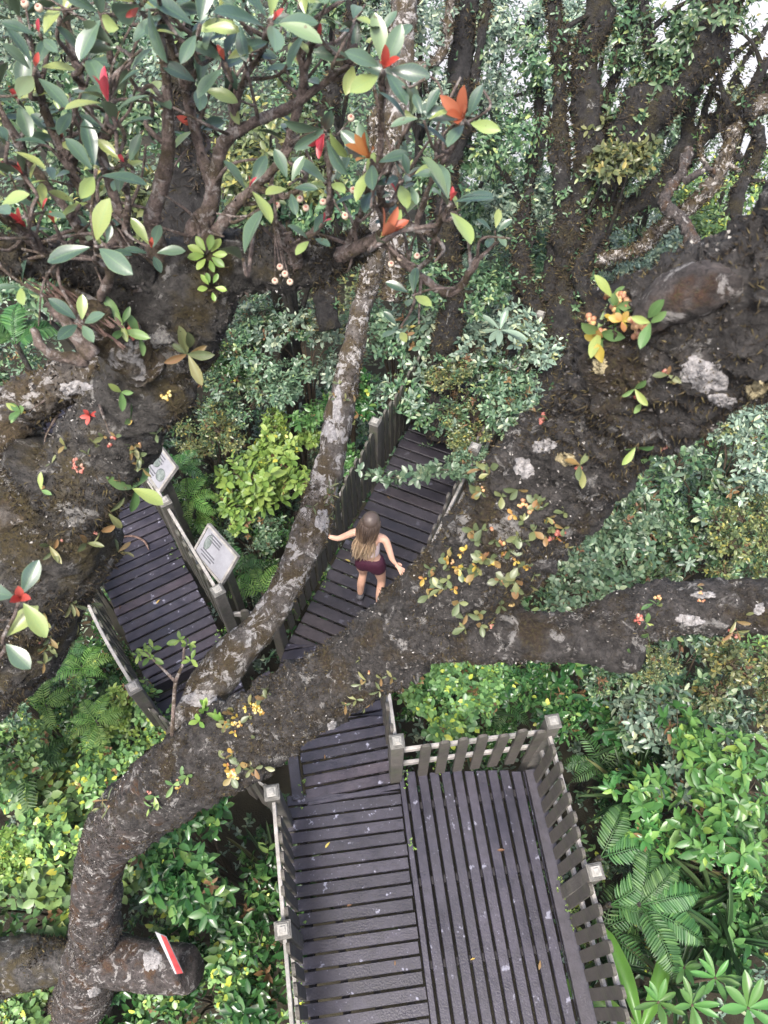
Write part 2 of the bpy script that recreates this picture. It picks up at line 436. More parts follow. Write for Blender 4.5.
M['palmate'] = leafmat('palmate_leaf', [(0, (0.0390, 0.1170, 0.0312)), (.5, (0.0702, 0.1794, 0.0468)), (.9, (0.1326, 0.2496, 0.0624)), (1, (0.2184, 0.3276, 0.0624))], .34, .25)
M['broad'] = leafmat('broad_leaf', [(0, (0.0320, 0.0880, 0.0280)), (.6, (0.0640, 0.1440, 0.0400)), (1, (0.1120, 0.2080, 0.0640))], .34, .22)
M['fern'] = leafmat('fern_frond', [(0, (0.0255, 0.0765, 0.0213)), (.6, (0.0467, 0.1190, 0.0323)), (1, (0.0850, 0.1785, 0.0467))], .45, .25)
M['fern_bright'] = leafmat('bright_fern_frond', [(0, (0.0680, 0.1615, 0.0298)), (.6, (0.1105, 0.2295, 0.0425)), (1, (0.1785, 0.3060, 0.0680))], .45, .3)
M['strap'] = leafmat('strap_leaf', [(0, (0.0800, 0.1760, 0.0320)), (1, (0.1360, 0.2560, 0.0480))], .35, .25, vein=True)
M['sedge'] = leafmat('sedge_blade', [(0, (0.0170, 0.0425, 0.0170)), (.6, (0.0382, 0.0850, 0.0340)), (.9, (0.0765, 0.1275, 0.0510)), (1, (0.2125, 0.1700, 0.0680))], .4, .2)
M['grey'] = leafmat('grey_green_leaf', [(0, (0.057, 0.098, 0.071)), (.5, (0.127, 0.184, 0.132)), (.85, (0.241, 0.310, 0.230)), (1, (0.345, 0.380, 0.230))], .33, .15)
M['rhodo'] = leafmat('rhododendron_leaf', [(0, (0.0320, 0.0572, 0.0440)), (.45, (0.0505, 0.0866, 0.0623)), (.84, (0.0876, 0.1329, 0.0850)), (.92, (0.1431, 0.1855, 0.0911)), (.965, (0.2189, 0.2628, 0.0683)), (1, (0.5724, 0.4328, 0.0607))], .30, .06, .1, True, .55, (.085, .115, .070))
M['redbud'] = leafmat('red_bud_leaf', [(0, (0.3444, 0.0287, 0.0369)), (1, (0.4264, 0.0820, 0.0738))], .4, .3, .05)
M['orangebud'] = leafmat('orange_bud_leaf', [(0, (0.3024, 0.0960, 0.0405)), (1, (0.4176, 0.1680, 0.0810))], .4, .3, .05)
M['browbud'] = leafmat('bronze_bud_leaf', [(0, (0.2550, 0.0975, 0.0300)), (1, (0.3150, 0.1650, 0.0525))], .4, .3, .05)
M['berry'] = simple('pale_seed_cup', [(0, (0.4400, 0.3200, 0.2400)), (.5, (0.4960, 0.4160, 0.3200)), (1, (0.4640, 0.2400, 0.1920))], .5)
M['orchid'] = leafmat('orchid_leaf', [(0, (0.0560, 0.1200, 0.0400)), (.5, (0.1040, 0.1840, 0.0640)), (.9, (0.1680, 0.2560, 0.0960)), (1, (0.3040, 0.3200, 0.0800))], .35, .15, .2, True)
M['duskleaf'] = leafmat('dusky_epiphyte_leaf', [(0, (0.0640, 0.0800, 0.0400)), (.5, (0.1120, 0.1360, 0.0640)), (.8, (0.1760, 0.1760, 0.0720)), (1, (0.1920, 0.0880, 0.0400))], .4, .15, .2, True)
M['yellowleaf'] = leafmat('yellow_epiphyte_leaf', [(0, (0.2560, 0.1760, 0.0320)), (.6, (0.3680, 0.2720, 0.0560)), (1, (0.3360, 0.1600, 0.0640))], .45, .2, .1)
M['bulb_o'] = simple('orange_bulb', [(0, (.24, .10, .05)), (.5, (.36, .19, .11)), (1, (.46, .33, .14))], .5)
M['bulb_r'] = simple('red_bulb', [(0, (.22, .05, .04)), (.6, (.34, .13, .10)), (1, (.34, .22, .16))], .5)
M['bulb_y'] = simple('yellow_bulb', [(0, (.38, .25, .06)), (.6, (.48, .38, .14)), (1, (.50, .47, .26))], .5)
M['lichen_w'] = simple('white_lichen', [(.35, (0.1267, 0.1210, 0.1181)), (.6, (0.2880, 0.2765, 0.2736))], .95, 50, .9)
M['lichen_y'] = simple('tan_lichen', [(.3, (0.1650, 0.1350, 0.0675)), (.6, (0.3150, 0.2700, 0.1650))], .9, 60, .8)
M['stem'] = simple('shrub_stem', [(.3, (.03, .022, .014)), (.7, (.09, .065, .042))], .8, 30, .4)
M['white'] = simple('white_paint', [(.3, (0.2455, 0.2455, 0.2530)), (.7, (0.2976, 0.2976, 0.3050))], .4, 20)
M['red'] = simple('red_paint', [(.3, (0.2250, 0.0225, 0.0270)), (.7, (0.2790, 0.0495, 0.0495))], .4, 25)
M['panel'] = simple('panel_print', [(.3, (0.1550, 0.1550, 0.1674)), (.55, (0.1984, 0.1984, 0.2139)), (.7, (0.2170, 0.2170, 0.2294))], .3, 9)
M['ink'] = simple('print_ink', [(.3, (0.0455, 0.0455, 0.0525)), (.7, (0.0840, 0.0840, 0.0910))], .4, 40)
M['print_green'] = simple('print_photo', [(.35, (0.0500, 0.0650, 0.0550)), (.65, (0.1700, 0.1900, 0.1800))], .4, 14)

# ------------------------------------------------------------------ ground
DECKS = []   # plan polygons of the decks (with a margin), filled below

def ground_z(x, y):
    x = np.asarray(x, float); y = np.asarray(y, float)
    z = -1.9 + .12 * np.sin(x * .9 + .4) * np.cos(y * .7) + .18 * np.sin(x * .31 - y * .43)
    z = z - .22 * np.maximum(y - 6, 0) - .20 * np.maximum(x - 3.2, 0) * np.clip((y - 1) / 8, 0, 1)
    z = z - .55 * np.maximum(y - 16, 0) * np.clip((x + 3) / 9, 0, 1)
    return np.maximum(z, -140 + .0 * x)

def build_ground():
    def axis(lo, hi):
        a = np.sinh(np.linspace(-1, 1, 181) * 4.2); a = a / a[-1]
        return np.where(a < 0, -a * lo, a * hi)
    xs, ys = axis(-450, 450), axis(-150, 640) + 4
    X, Y = np.meshgrid(xs, ys)
    Z = ground_z(X, Y)
    ridge = np.exp(-((Y - 380 - .15 * X) / 110) ** 2) * (70 + 22 * np.sin(X * .021 + 1) + 9 * np.sin(X * .06)) - 10
    far = np.clip((Y - 90) / 120, 0, 1)
    Z = Z * (1 - far) + (-140 + np.maximum(ridge, 0) * 1.25) * far
    n = len(xs)
    V = np.c_[X.ravel(), Y.ravel(), Z.ravel()]
    i = np.arange(n * n).reshape(n, n)
    F = np.c_[i[:-1, :-1].ravel(), i[:-1, 1:].ravel(), i[1:, 1:].ravel(), i[1:, :-1].ravel()]
    o = MB().add(V, [F]).build('ground', M['soil'])
    tag(o, kind='structure')
build_ground()

# ------------------------------------------------------------------ decks
def clip(poly, p, n):
    """keep the side of the line through p where dot(q-p, n) >= 0"""
    out = []
    for i in range(len(poly)):
        a, b = poly[i], poly[(i + 1) % len(poly)]
        da, db = np.dot(a - p, n), np.dot(b - p, n)
        if da >= 0: out.append(a)
        if da * db < 0: out.append(a + (b - a) * (da / (da - db)))
    return out

def area2(P):
    P = np.asarray(P); x, y = P[:, 0], P[:, 1]
    return np.sum(x * np.roll(y, -1) - y * np.roll(x, -1)) / 2

def boards(poly, along, pitch, gap, z, th=.04, g=random):
    """boards laid across a plan polygon, each clipped to it"""
    poly = [np.asarray(p[:2], float) for p in poly]
    if area2(poly) < 0: poly = poly[::-1]
    a = nrm(np.asarray(along[:2], float)); c = np.array((-a[1], a[0]))
    s = [np.dot(p, c) for p in poly]
    mb = MB(); k = math.floor(min(s) / pitch)
    while k * pitch < max(s):
        s0, s1 = k * pitch + gap / 2, (k + 1) * pitch - gap / 2
        q = clip(clip(poly, c * s0, c), c * s1, -c)
        if len(q) >= 3 and abs(area2(q)) > .003:
            e = g.uniform(-.012, .006); cen = sum(q) / len(q)
            q = [p + a * (e if np.dot(p - cen, a) > 0 else -e) for p in q]
            dz = g.uniform(-.003, .003)
            mb.add(*prism(q, z - th + dz, z + dz))
        k += 1
    return mb

def bevel(o, w=.005, seg=1):
    m = o.modifiers.new('edge', 'BEVEL'); m.width = w; m.segments = seg; m.limit_method = 'ANGLE'
    return o

def joists(root, poly, along, z, n=3, mat=None):
    """bearers under the boards"""
    P = [np.asarray(p[:2], float) for p in poly]
    if area2(P) < 0: P = P[::-1]
    a = nrm(np.asarray(along[:2], float)); c = np.array((-a[1], a[0]))
    s = [np.dot(p, a) for p in P]
    for i in range(n):
        s0 = min(s) + (max(s) - min(s)) * (i + .5) / n
        q = clip(clip(P, a * (s0 - .03), a), a * (s0 + .03), -a)
        if len(q) >= 3:
            MB().add(*prism(q, z - .17, z - .045)).build('joist', mat or M['joist'], root, False)

dA = np.array((math.sin(R(-7.2)), math.cos(R(-7.2)), 0)); nA = np.array((dA[1], -dA[0], 0))
def px0(px, py, z=0.0): return on_z(px, py, z)
def vpl(x0, y0, vx, y, z):            # a point further along the plan line through a picture point towards its vanishing point
    t = (y + 656) / (y0 + 656); return on_z(vx + (x0 - vx) * t, y, z)

# lower walkway: cross boards
LA, RA = (291, 884, 212), (411.5, 884, 212)
lowpoly = [vpl(*LA, 796, 0), vpl(*LA, 1190, 0), vpl(*RA, 1190, 0), vpl(*RA, 791, 0)]
def deck_thing(name, label, poly, along, pitch, gap, z, mat, nj=4, across=True):
    c = sum(np.asarray(p, float) for p in poly) / len(poly)
    r = thing(name, label, 'boardwalk')
    o = bevel(boards(poly, along, pitch, gap, z).build('planks', mat, r, False), .006)
    joists(r, poly, along, z, nj)
    DECKS.append((np.array([p[:2] for p in poly]), z))
    return r
low = deck_thing('timber_walkway', 'wet grey walkway of crosswise planks with white lichen spots beside the slatted platform', lowpoly, nA, .108, .020, 0, M['deck'])
# long trim board where the lower walkway narrows, left edge
# slatted viewing platform
plat = [vpl(411.5, 884, 212, 772, 0) + nA * .012, vpl(411.5, 884, 212, 1190, 0) + nA * .012, vpl(594, 1004, 212, 1190, 0), vpl(594, 1004, 212, 768, 0)]
slats = [plat[0], plat[1], plat[2] - nA * .15, plat[3] - nA * .15]
pr = deck_thing('viewing_platform', 'platform of long narrow dark slats inside the picket corner railing', slats, dA, .108, .025, .004, M['slat'], 5)
e0, e1 = plat[3] - nA * .072, plat[2] - nA * .072
bevel(MB().add(*box((e0 + e1) / 2 + np.array((0, 0, -.02)), (e1 - e0) / 2, nA * .066, (0, 0, .026))).build('edge_board', M['trim'], pr, False))
DECKS.append((np.array([p[:2] for p in plat]), 0))
# upper part of the lower walkway, turning left under the big limb
VA2 = 112
a2 = nrm(np.array((math.sin(R(-11)), math.cos(R(-11)), 0))); nA2 = np.array((a2[1], -a2[0], 0))
mid = [vpl(300, 758, VA2, 806, 0), vpl(399, 775, VA2, 788, 0), vpl(399, 775, VA2, 716, 0), vpl(300, 758, VA2, 716, 0)]
mr = deck_thing('timber_walkway', 'short walkway bay of crosswise planks running under the thick mossy limb', mid, nA2, .112, .022, .006, M['deck'], 3)
tl0, tl1 = vpl(293, 758, VA2, 800, 0), vpl(293, 758, VA2, 722, 0)
bevel(MB().add(*box((tl0 + tl1) / 2 + np.array((0, 0, .0)), (tl1 - tl0) / 2, nA2 * .05, (0, 0, .03))).build('edge_board', M['trim'], mr, False))
# steps under the limb down to the landing
ZE = -.5
st = [vpl(300, 758, VA2, 716, -.25), vpl(399, 775, VA2, 716, -.25), vpl(399, 775, VA2, 690, -.25), vpl(300, 758, VA2, 690, -.25)]
deck_thing('timber_step', 'timber step below the mossy limb leading to the landing', st, nA2, .112, .016, -.25, M['deck'], 2)
land = [vpl(304, 758, VA2, 712, ZE), vpl(401, 775, VA2, 712, ZE), on_z(383, 652, ZE), on_z(287, 643, ZE), on_z(277, 672, ZE)]
lr = deck_thing('timber_landing', 'landing of reddish planks where the two upper walkways meet', land, nA2, .13, .016, ZE, M['deck'], 3)
# upper walkway, where the woman stands
aC = np.array((math.sin(R(24.3)), math.cos(R(24.3)), 0)); nC = np.array((aC[1], -aC[0], 0))
CL0, CL1 = on_z(288, 641, ZE), on_z(410, 424, ZE)
CLn = CL0 + aC * np.dot(CL1 - CL0, aC)
wC = 1.06
cpoly = [CL0, CL0 + nC * wC, CLn + aC * 1.6 + nC * wC, CLn + aC * 1.6]
cr = deck_thing('timber_walkway', 'dark plank walkway under the woman with a picket railing on its left', cpoly, nC, .15, .026, ZE - .004, M['dark_deck'], 5)
# left walkway
ZD = -.26
DR0, DR1 = on_z(227, 645, ZD), on_z(151, 495, ZD)
DL0 = on_z(150, 694, ZD)
aD = nrm(DR1 - DR0); nD = np.array((aD[1], -aD[0], 0))
wD = np.dot(DR0 - DL0, nD)
dpoly = [DR0, DR0 - nD * wD, DR0 - nD * wD + aD * 4.3, DR0 + aD * 4.3]
dr = deck_thing('timber_walkway', 'left hand walkway of dark planks beside the two information boards', dpoly, nD, .118, .022, ZD, M['deck'], 5)
rz = np.array((0, 0, 1.0))
bevel(MB().add(*box((dpoly[0] + dpoly[1]) / 2 - aD * .02 + rz * -.125, nD * wD / 2, aD * .018, rz * .10)).build('riser_board', M['dark_deck'], dr, False))
# lower treads below the left walkway
tpoly = [DR0 - aD * .04, DR0 - nD * wD - aD * .04, DR0 - nD * wD - aD * 1.15, DR0 - nD * .1 - aD * 1.15]
tpoly = [p for p in tpoly]
deck_thing('timber_landing', 'lower landing of slanting planks between the left walkway and the thin limb', tpoly, nD, .15, .02, ZE - .012, M['deck'], 3)
t0, t1 = on_z(264, 674, ZE), on_z(279, 702, ZE)
td = nrm(t1 - t0); tn = np.array((-td[1], td[0], 0))
bevel(MB().add(*box((t0 + t1) / 2 + rz * .012, (t1 - t0) / 2, tn * .065, rz * .012)).build('cover_board', M['deck'], lr, False))

# ------------------------------------------------------------------ railings
def picket_mesh(h=1.0, w=.087, th=.026):
    prof = [(-w / 2, 0), (w / 2, 0), (w / 2, h - .042), (w * .46, h - .022), (w * .33, h - .007), (w * .13, h), (-w * .13, h), (-w * .33, h - .007), (-w * .46, h - .022), (-w / 2, h - .042)]
    n = len(prof)
    V = np.array([(x, -th / 2, z) for x, z in prof] + [(x, th / 2, z) for x, z in prof])
    F = [np.array([list(range(n))]), np.array([list(range(n, 2 * n))[::-1]]), np.array([((i + 1) % n, i, i + n, (i + 1) % n + n) for i in range(n)])]
    return V, F
PK = {}
def picket(root, loc, yaw, mat, h, lean):
    key = (mat, round(h, 2))
    if key not in PK:
        me = make_mesh('picket', [(*picket_mesh(h), 0)], False); me.materials.append(M[mat]); PK[key] = me
    o = link('picket', PK[key], root, loc)
    o.rotation_euler = (lean, random.uniform(-.015, .015), yaw)
    return o

def post(root, p, yaw, h=1.04, w=.055, below=1.0):
    x, y = np.array((math.cos(yaw), math.sin(yaw), 0)), np.array((-math.sin(yaw), math.cos(yaw), 0))
    p = np.asarray(p, float)
    o = bevel(MB().add(*box(p + rz * (h - below) / 2, x * w, y * w, rz * (h + below) / 2)).build('post', M['post'], root, False), .008)
    mb = MB()
    for hw, z0, z1, m in ((w + .006, h + .002, h + .020, 0), (w - .004, h + .0205, h + .033, 0), (w - .018, h + .0335, h + .043, 1), (w - .034, h + .0435, h + .052, 1)):
        mb.add(*box(p + rz * (z0 + z1) / 2, x * hw, y * hw, rz * (z1 - z0) / 2), m)
    bevel(mb.build('post_cap', [M['cap'], M['cap_top']], o, False), .004)

def railing(label, a, b, inner, posts=(0, 1), h=.98, pitch=.152, mat='picket', sag=0.0, rails=(.80, .40), skip=(0.0, 0.0), group='picket railings along the boardwalk', base=.06, railw=.03, top=False):
    """picket railing from a to b; inner is the plan direction towards the deck"""
    a, b = np.asarray(a, float), np.asarray(b, float)
    L = np.linalg.norm(b - a); d = (b - a) / L; inner = nrm(inner)
    flat = nrm(np.array((d[0], d[1], 0)))
    yaw = math.atan2(d[1], d[0])
    r = thing('picket_railing', label, 'railing', group=group)
    for t in posts: post(r, a + d * L * t, yaw)
    off = lambda t: -inner * sag * math.sin(math.pi * t)
    for rh in rails:
        N = 1 if not sag else 10
        path = np.array([a + d * L * t + off(t) + rz * rh for t in np.linspace(0, 1, N + 1)])
        mb = MB()
        V, F = [], []
        for p in path:
            for s1, s2 in ((-1, -1), (1, -1), (1, 1), (-1, 1)):
                V.append(p + inner * s1 * railw / 2 + rz * s2 * .036)
        for i in range(N):
            for j in range(4):
                k = (j + 1) % 4
                F.append((i * 4 + j, i * 4 + k, i * 4 + 4 + k, i * 4 + 4 + j))
        F += [(3, 2, 1, 0), (N * 4, N * 4 + 1, N * 4 + 2, N * 4 + 3)]
        bevel(mb.add(np.array(V), [np.array(F)]).build('rail', M['rail'], r, False), .004)
    n = int((L - .1) / pitch)
    for i in range(n):
        t = (i + .5) / n
        if t * L < skip[0] or (1 - t) * L < skip[1]: continue
        if any(abs(t - q) * L < .085 for q in posts): continue
        q = a + d * L * t + off(t) + inner * (railw / 2 + .016) + rz * base
        picket(r, q, yaw, mat, h - base + 0.0, random.uniform(-.02, .02))
    return r

HP = 1.04
pA0 = on_z(272, 793, HP); pA1 = on_z(283, 930, HP); pA0[2] = pA1[2] = 0
dl = nrm(pA1 - pA0)
railing('picket railing on the left edge of the lower walkway, two capped posts', pA0, pA0 + dl * 3.3, nA, (0, np.linalg.norm(pA1 - pA0) / 3.3, .9), rails=(.93, .45), pitch=.12)
pB0 = on_z(553, 722, HP); pB1 = on_z(595, 872, HP); pB0[2] = pB1[2] = 0
db = nrm(pB1 - pB0)
pF = on_z(397, 742, HP); pF[2] = 0
railing('picket railing down the right edge of the slatted platform', pB0, pB0 + db * 3.4, -nA, (0, np.linalg.norm(pB1 - pB0) / 3.4, .7), pitch=.124)
railing('short picket railing across the far end of the slatted platform', pF, pB0, -dA, (0,), skip=(.02, .06), pitch=.134)
# railing up the right edge of the upper bay
pG = vpl(402, 775, VA2, 690, 0)
railing('railing running under the mossy limb beside the turning walkway bay', pF + a2 * .06, pG + a2 * .3, -nA2, (1,), rails=(.93, .45))
# upper walkway railings
off = -nC * .05
c0 = CL0 + off + aC * -.05; c1 = CLn + aC * 1.5 + off
railing('tall dark mossy picket railing on the left of the woman', c0, c1, nC, (0, .5, 1), h=1.0, mat='dark_picket', pitch=.128)
d0 = CL0 + nC * (wC + .05) + aC * .2; d1 = CLn + aC * 1.5 + nC * (wC + .05)
railing('picket railing on the right of the woman half hidden by leaves', d0, d1, -nC, (0, .5, 1), mat='picket', pitch=.14)
# left walkway railings
q0 = on_z(218, 591, .78); q1 = on_z(165, 502, .78); q0[2] = q1[2] = ZD
dq = nrm(q1 - q0); lq = np.linalg.norm(q1 - q0)
railing('railing on the right edge of the left walkway below the information boards', q0, q0 + dq * 3.6, -nD, (0, lq / 3.6, min(1, 2 * lq / 3.6)), mat='dark_picket', rails=(.95, .45))
s0 = on_z(134, 688, .78); s0[2] = ZD
s1 = on_z(84, 585, .78); s1[2] = ZD
ds = nrm(s1 - s0)
railing('bowed railing on the left edge of the left walkway near the big mossy trunk', s0, s0 + ds * 1.75, nD, (0, 1), mat='dark_picket', sag=.05, rails=(.95, .45))
s2 = s0 + ds * 1.80
railing('railing of the left walkway seen through the gap in the mossy trunk', s2, s2 + ds * 1.8, nD, (1,), mat='dark_picket', rails=(.95, .45))
# link railing from the left walkway to the upper walkway, and along the landing
e0_ = q0 + np.array((0, 0, ZE - ZD)); e1_ = CL0 + off - aC * .08
railing('short picket railing linking the left walkway to the upper walkway behind the thin limb', e0_ + nrm(e1_ - e0_) * .06, e1_ - nrm(e1_ - e0_) * .08, -aC, (), mat='picket', h=.9, rails=(.78, .35), pitch=.14)
f0 = s0 + np.array((0, 0, ZE - ZD)) - aD * .05; f1 = pA0 + a2 * .05
railing('railing along the landing edge below the limb joining the left walkway to the lower post', f0, f1, -aD, (), mat='picket', rails=(.85, .40))
# base block and plinth pieces where posts stand
sb = on_z(147, 690, ZD + .02)
tag(bevel(MB().add(*box(sb + rz * .05, nD * .065, aD * .065, rz * .09)).build('timber_block', M['picket'], None, False)), 'small square timber block at the lower left corner of the left walkway', 'block')
# ------------------------------------------------------------------ the two old trees
THK = .90
BRANCHES = []      # (V, F) of limbs that carry epiphytes, for finding points on their surface

def limb_geo(ctrl, n, seg, bump=.12, freq=5.0, crust=.0, seed=0.0, keep=True, wan=0.0):
    C = np.array([list(at(a, b, c)) + [d / 2 * c / FPX * THK] for a, b, c, d in ctrl])
    K = catmull(C, n)
    if wan: K[:, :3] = wander(K[:, :3], wan, .9, seed)
    V, F = tube(K[:, :3], np.maximum(K[:, 3], .002), seg, bump, freq, True, seed, crust)
    if keep: BRANCHES.append((V, F))
    return V, F, K

def tufts(V, K, dens, L, W, g=rng, cover=.5, seed=3.0, lift=.5, size_var=.6):
    """small moss blades over a limb: V surface points, K its axis"""
    n = len(V) - 2
    area = np.sum(2 * math.pi * K[:-1, 3] * np.linalg.norm(np.diff(K[:, :3], axis=0), axis=1))
    m = max(int(area * dens), 5)
    seg = n // len(K)
    i = g.integers(0, len(K) - 1, m); j = g.random(m) * seg
    j0 = j.astype(int) % seg; j1 = (j0 + 1) % seg; fj = (j - j.astype(int))[:, None]; fi = g.random((m, 1))
    G = V[:n].reshape(len(K), seg, 3)
    P = (G[i, j0] * (1 - fj) + G[i, j1] * fj) * (1 - fi) + (G[i + 1, j0] * (1 - fj) + G[i + 1, j1] * fj) * fi
    ax = K[i, :3] * (1 - fi) + K[i + 1, :3] * fi
    N = nrm(P - ax)
    keep = np.array([noise.noise(Vector(p) * 3.2 + Vector((seed, 0, 0))) + .35 * noise.noise(Vector(p) * 11) for p in P]) > (.5 - cover)
    if not keep.any(): keep = np.ones(len(P), bool)
    P, N = P[keep], N[keep]
    D = nrm(N * lift + g.normal(0, .6, N.shape))
    s = g.uniform(1 - size_var, 1 + size_var, len(P))
    return leaves(P - N * .003, D, nrm(g.normal(0, 1, N.shape)), L * s, W * s, LEAF_N)

def limb(root, ctrl, n, seg, mat, name='limb', bump=.12, freq=5.0, crust=0.0, seed=0.0, moss=None, keep=True, crusty=0):
    V, F, K = limb_geo(ctrl, n, seg, bump, freq, crust, seed, keep)
    o = MB().add(V, F).build(name, mat, root)
    if moss:
        mb = MB()
        for (dens, L, W, cover, mm) in moss:
            v, f, _ = tufts(V, K, dens, L, W, cover=cover, seed=seed + L * 100)
            mb.add(v, f, mm)
        t = mb.build('moss', [M['moss'], M['crust']], o)
        t['kind'] = 'stuff'
    return o, K

def base_of(ctrl):
    a, b, c, d = ctrl
    return at(a, b, c)

MAIN = [(55, 1110, 7.5, 80), (75, 1030, 7.0, 72), (88, 975, 6.5, 60), (96, 925, 6.1, 54), (98, 872, 5.7, 54), (120, 824, 5.3, 64), (172, 780, 4.8, 80),
        (235, 742, 4.4, 84), (300, 703, 4.0, 72), (370, 652, 3.6, 76), (438, 604, 3.2, 90), (500, 546, 2.8, 106), (551, 481, 2.4, 118), (613, 404, 2.1, 138),
        (692, 338, 1.78, 168), (776, 302, 1.6, 188), (880, 230, 1.45, 220), (1060, 120, 1.3, 230), (1350, -60, 1.25, 220)]
big = thing('gnarled_tree', 'big gnarled mossy tree whose thick limb sweeps across the walkways to the upper right corner', 'tree', at(55, 1110, 7.5))
big.location = (0, 0, 0)
MOSS1 = [(14000, .016, .0028, .62, 0), (14000, .0075, .006, .74, 1)]
limb(big, MAIN[:7], 150, 44, M['bark_low'], 'trunk', .10, 4.5, .016, 1.0, [(3600, .016, .0035, .35, 0), (8000, .009, .008, .62, 1)])
limb(big, MAIN[5:], 470, 84, M['bark'], 'limb', .21, 5.0, .036, 2.0, MOSS1)
# right hand limb with its broken stub
limb(big, [(405, 632, 3.3, 70), (440, 628, 3.2, 74), (485, 634, 3.12, 58), (530, 637, 3.05, 50), (585, 636, 3.0, 54), (625, 622, 2.95, 60), (665, 610, 2.92, 56), (720, 608, 2.9, 54), (790, 607, 2.85, 55), (900, 600, 2.8, 56), (1150, 570, 2.7, 54)],
     220, 50, M['bark'], 'limb', .16, 7.0, .020, 5.0, [(8000, .016, .003, .45, 0), (14000, .008, .0065, .72, 1)])
limb(big, [(575, 640, 2.98, 44), (610, 650, 2.95, 42), (636, 657, 2.93, 38), (643, 659, 2.92, 24)], 34, 30, M['bark'], 'broken_stub', .16, 9.0, .012, 6.0, [(3000, .012, .009, .5, 1)])
# burl near the camera
limb(big, [(640, 326, 1.64, 30), (668, 300, 1.60, 58), (706, 287, 1.545, 56), (745, 284, 1.50, 24)], 40, 36, M['bark_low'], 'burl', .2, 9.0, .004, 8.0)
# thin pale limb rising between the walkways
THIN = [(178, 762, 4.8, 40), (188, 735, 4.75, 44), (206, 692, 4.75, 44), (238, 652, 4.8, 41), (268, 615, 4.85, 37), (300, 560, 4.9, 36), (320, 500, 4.95, 34), (332, 450, 5.0, 33), (348, 375, 5.05, 27), (361, 312, 5.1, 23),
        (374, 262, 5.15, 24), (388, 190, 5.2, 24), (400, 90, 5.2, 24), (408, -30, 5.2, 22), (420, -220, 5.1, 19)]
limb(big, THIN, 230, 32, M['bark_pale'], 'limb', .20, 7.0, .014, 11.0, [(8000, .024, .0045, .26, 0), (5000, .010, .007, .4, 1)])
# cut stump of a side limb near the ground
limb(big, [(85, 955, 6.3, 50), (130, 963, 6.25, 54), (165, 967, 6.2, 52), (188, 969, 6.16, 48), (192, 969, 6.15, 40)], 40, 32, M['bark_low'], 'cut_stub', .08, 6.0, .010, 14.0, [(1800, .012, .008, .4, 1)])
limb(big, [(-60, 985, 6.7, 66), (0, 968, 6.6, 58), (50, 962, 6.5, 46), (85, 958, 6.4, 36)], 50, 32, M['bark_old'], 'limb', .2, 6.0, .02, 15.0, [(3600, .03, .008, .5, 0)])
# sprouting twig on the pale limb
tw = [[(172, 735, 4.5, 5), (174, 700, 4.4, 5), (176, 680, 4.33, 4.5), (183, 664, 4.28, 3.5), (184, 645, 4.25, 3)], [(176, 682, 4.33, 4), (162, 668, 4.3, 3), (145, 652, 4.25, 2.5)]]
mb = MB()
for c in tw: mb.add(*limb_geo(c, 12, 6, 0, keep=False)[:2])
o = mb.build('twig', M['twig'], big)
PP = np.array([at(*k) for k in ((188, 644, 4.25), (191, 660, 4.25), (180, 640, 4.25), (144, 650, 4.25), (138, 655, 4.25), (150, 657, 4.27), (152, 648, 4.27))])
v, f, l = shoots(PP, np.tile((0, -.3, 1), (7, 1)) + rng.normal(0, .3, (7, 3)), 5, .058, .026, (40, 75), tm=LEAF_G)
MB().add(v, f, 0, l).build('twig_leaves', M['bright'], o, uv=True)

# ---- the rhododendron-like tree on the left
old = thing('mossy_tree', 'old moss covered tree on the left with leathery leaves and red leaf buds', 'tree', (0, 0, 0))
MO = [(14000, .020, .003, .50, 0), (15000, .008, .006, .70, 1)]
OLD0 = len(BRANCHES)
def oldlimb(ctrl, n, seg, name='limb', bump=.30, crust=.034, seed=0.0, moss=MO, mat='bark_old'):
    return limb(old, ctrl, n, seg, M[mat], name, bump, 7.0, crust, seed, moss)
oldlimb([(-260, 860, 4.6, 100), (-150, 760, 4.0, 110), (-65, 690, 3.5, 120), (0, 628, 3.1, 140), (30, 565, 2.8, 150), (48, 510, 2.65, 140), (66, 465, 2.55, 120)], 170, 64, 'trunk', .18, .022, 20.0)
oldlimb([(50, 545, 2.65, 90), (86, 470, 2.5, 92), (128, 408, 2.4, 92), (160, 352, 2.3, 104), (178, 300, 2.22, 100), (215, 268, 2.2, 76), (262, 260, 2.2, 56), (310, 262, 2.22, 44), (350, 250, 2.25, 32), (372, 236, 2.25, 22)], 190, 48, 'limb', .2, .020, 22.0)
oldlimb([(30, 540, 2.6, 120), (8, 460, 2.65, 84), (16, 412, 2.55, 56), (60, 386, 2.45, 40), (110, 365, 2.4, 50), (150, 340, 2.35, 60)], 100, 40, 'limb', .2, .018, 24.0, [(2600, .018, .006, .4, 0), (2600, .012, .009, .5, 1)], 'bark_pale')
oldlimb([(165, 370, 2.3, 70), (172, 392, 2.32, 54), (152, 412, 2.35, 36), (142, 424, 2.36, 18)], 40, 36, 'limb', .25, .018, 25.0)
oldlimb([(165, 320, 2.28, 80), (110, 282, 2.1, 52), (60, 264, 2.0, 38), (20, 258, 1.95, 38), (-30, 250, 1.9, 36)], 100, 40, 'limb', .22, .014, 26.0)
oldlimb([(0, 246, 2.05, 22), (45, 255, 2.0, 26), (95, 262, 2.02, 30), (150, 275, 2.1, 40)], 60, 24, 'limb', .2, .010, 27.0)
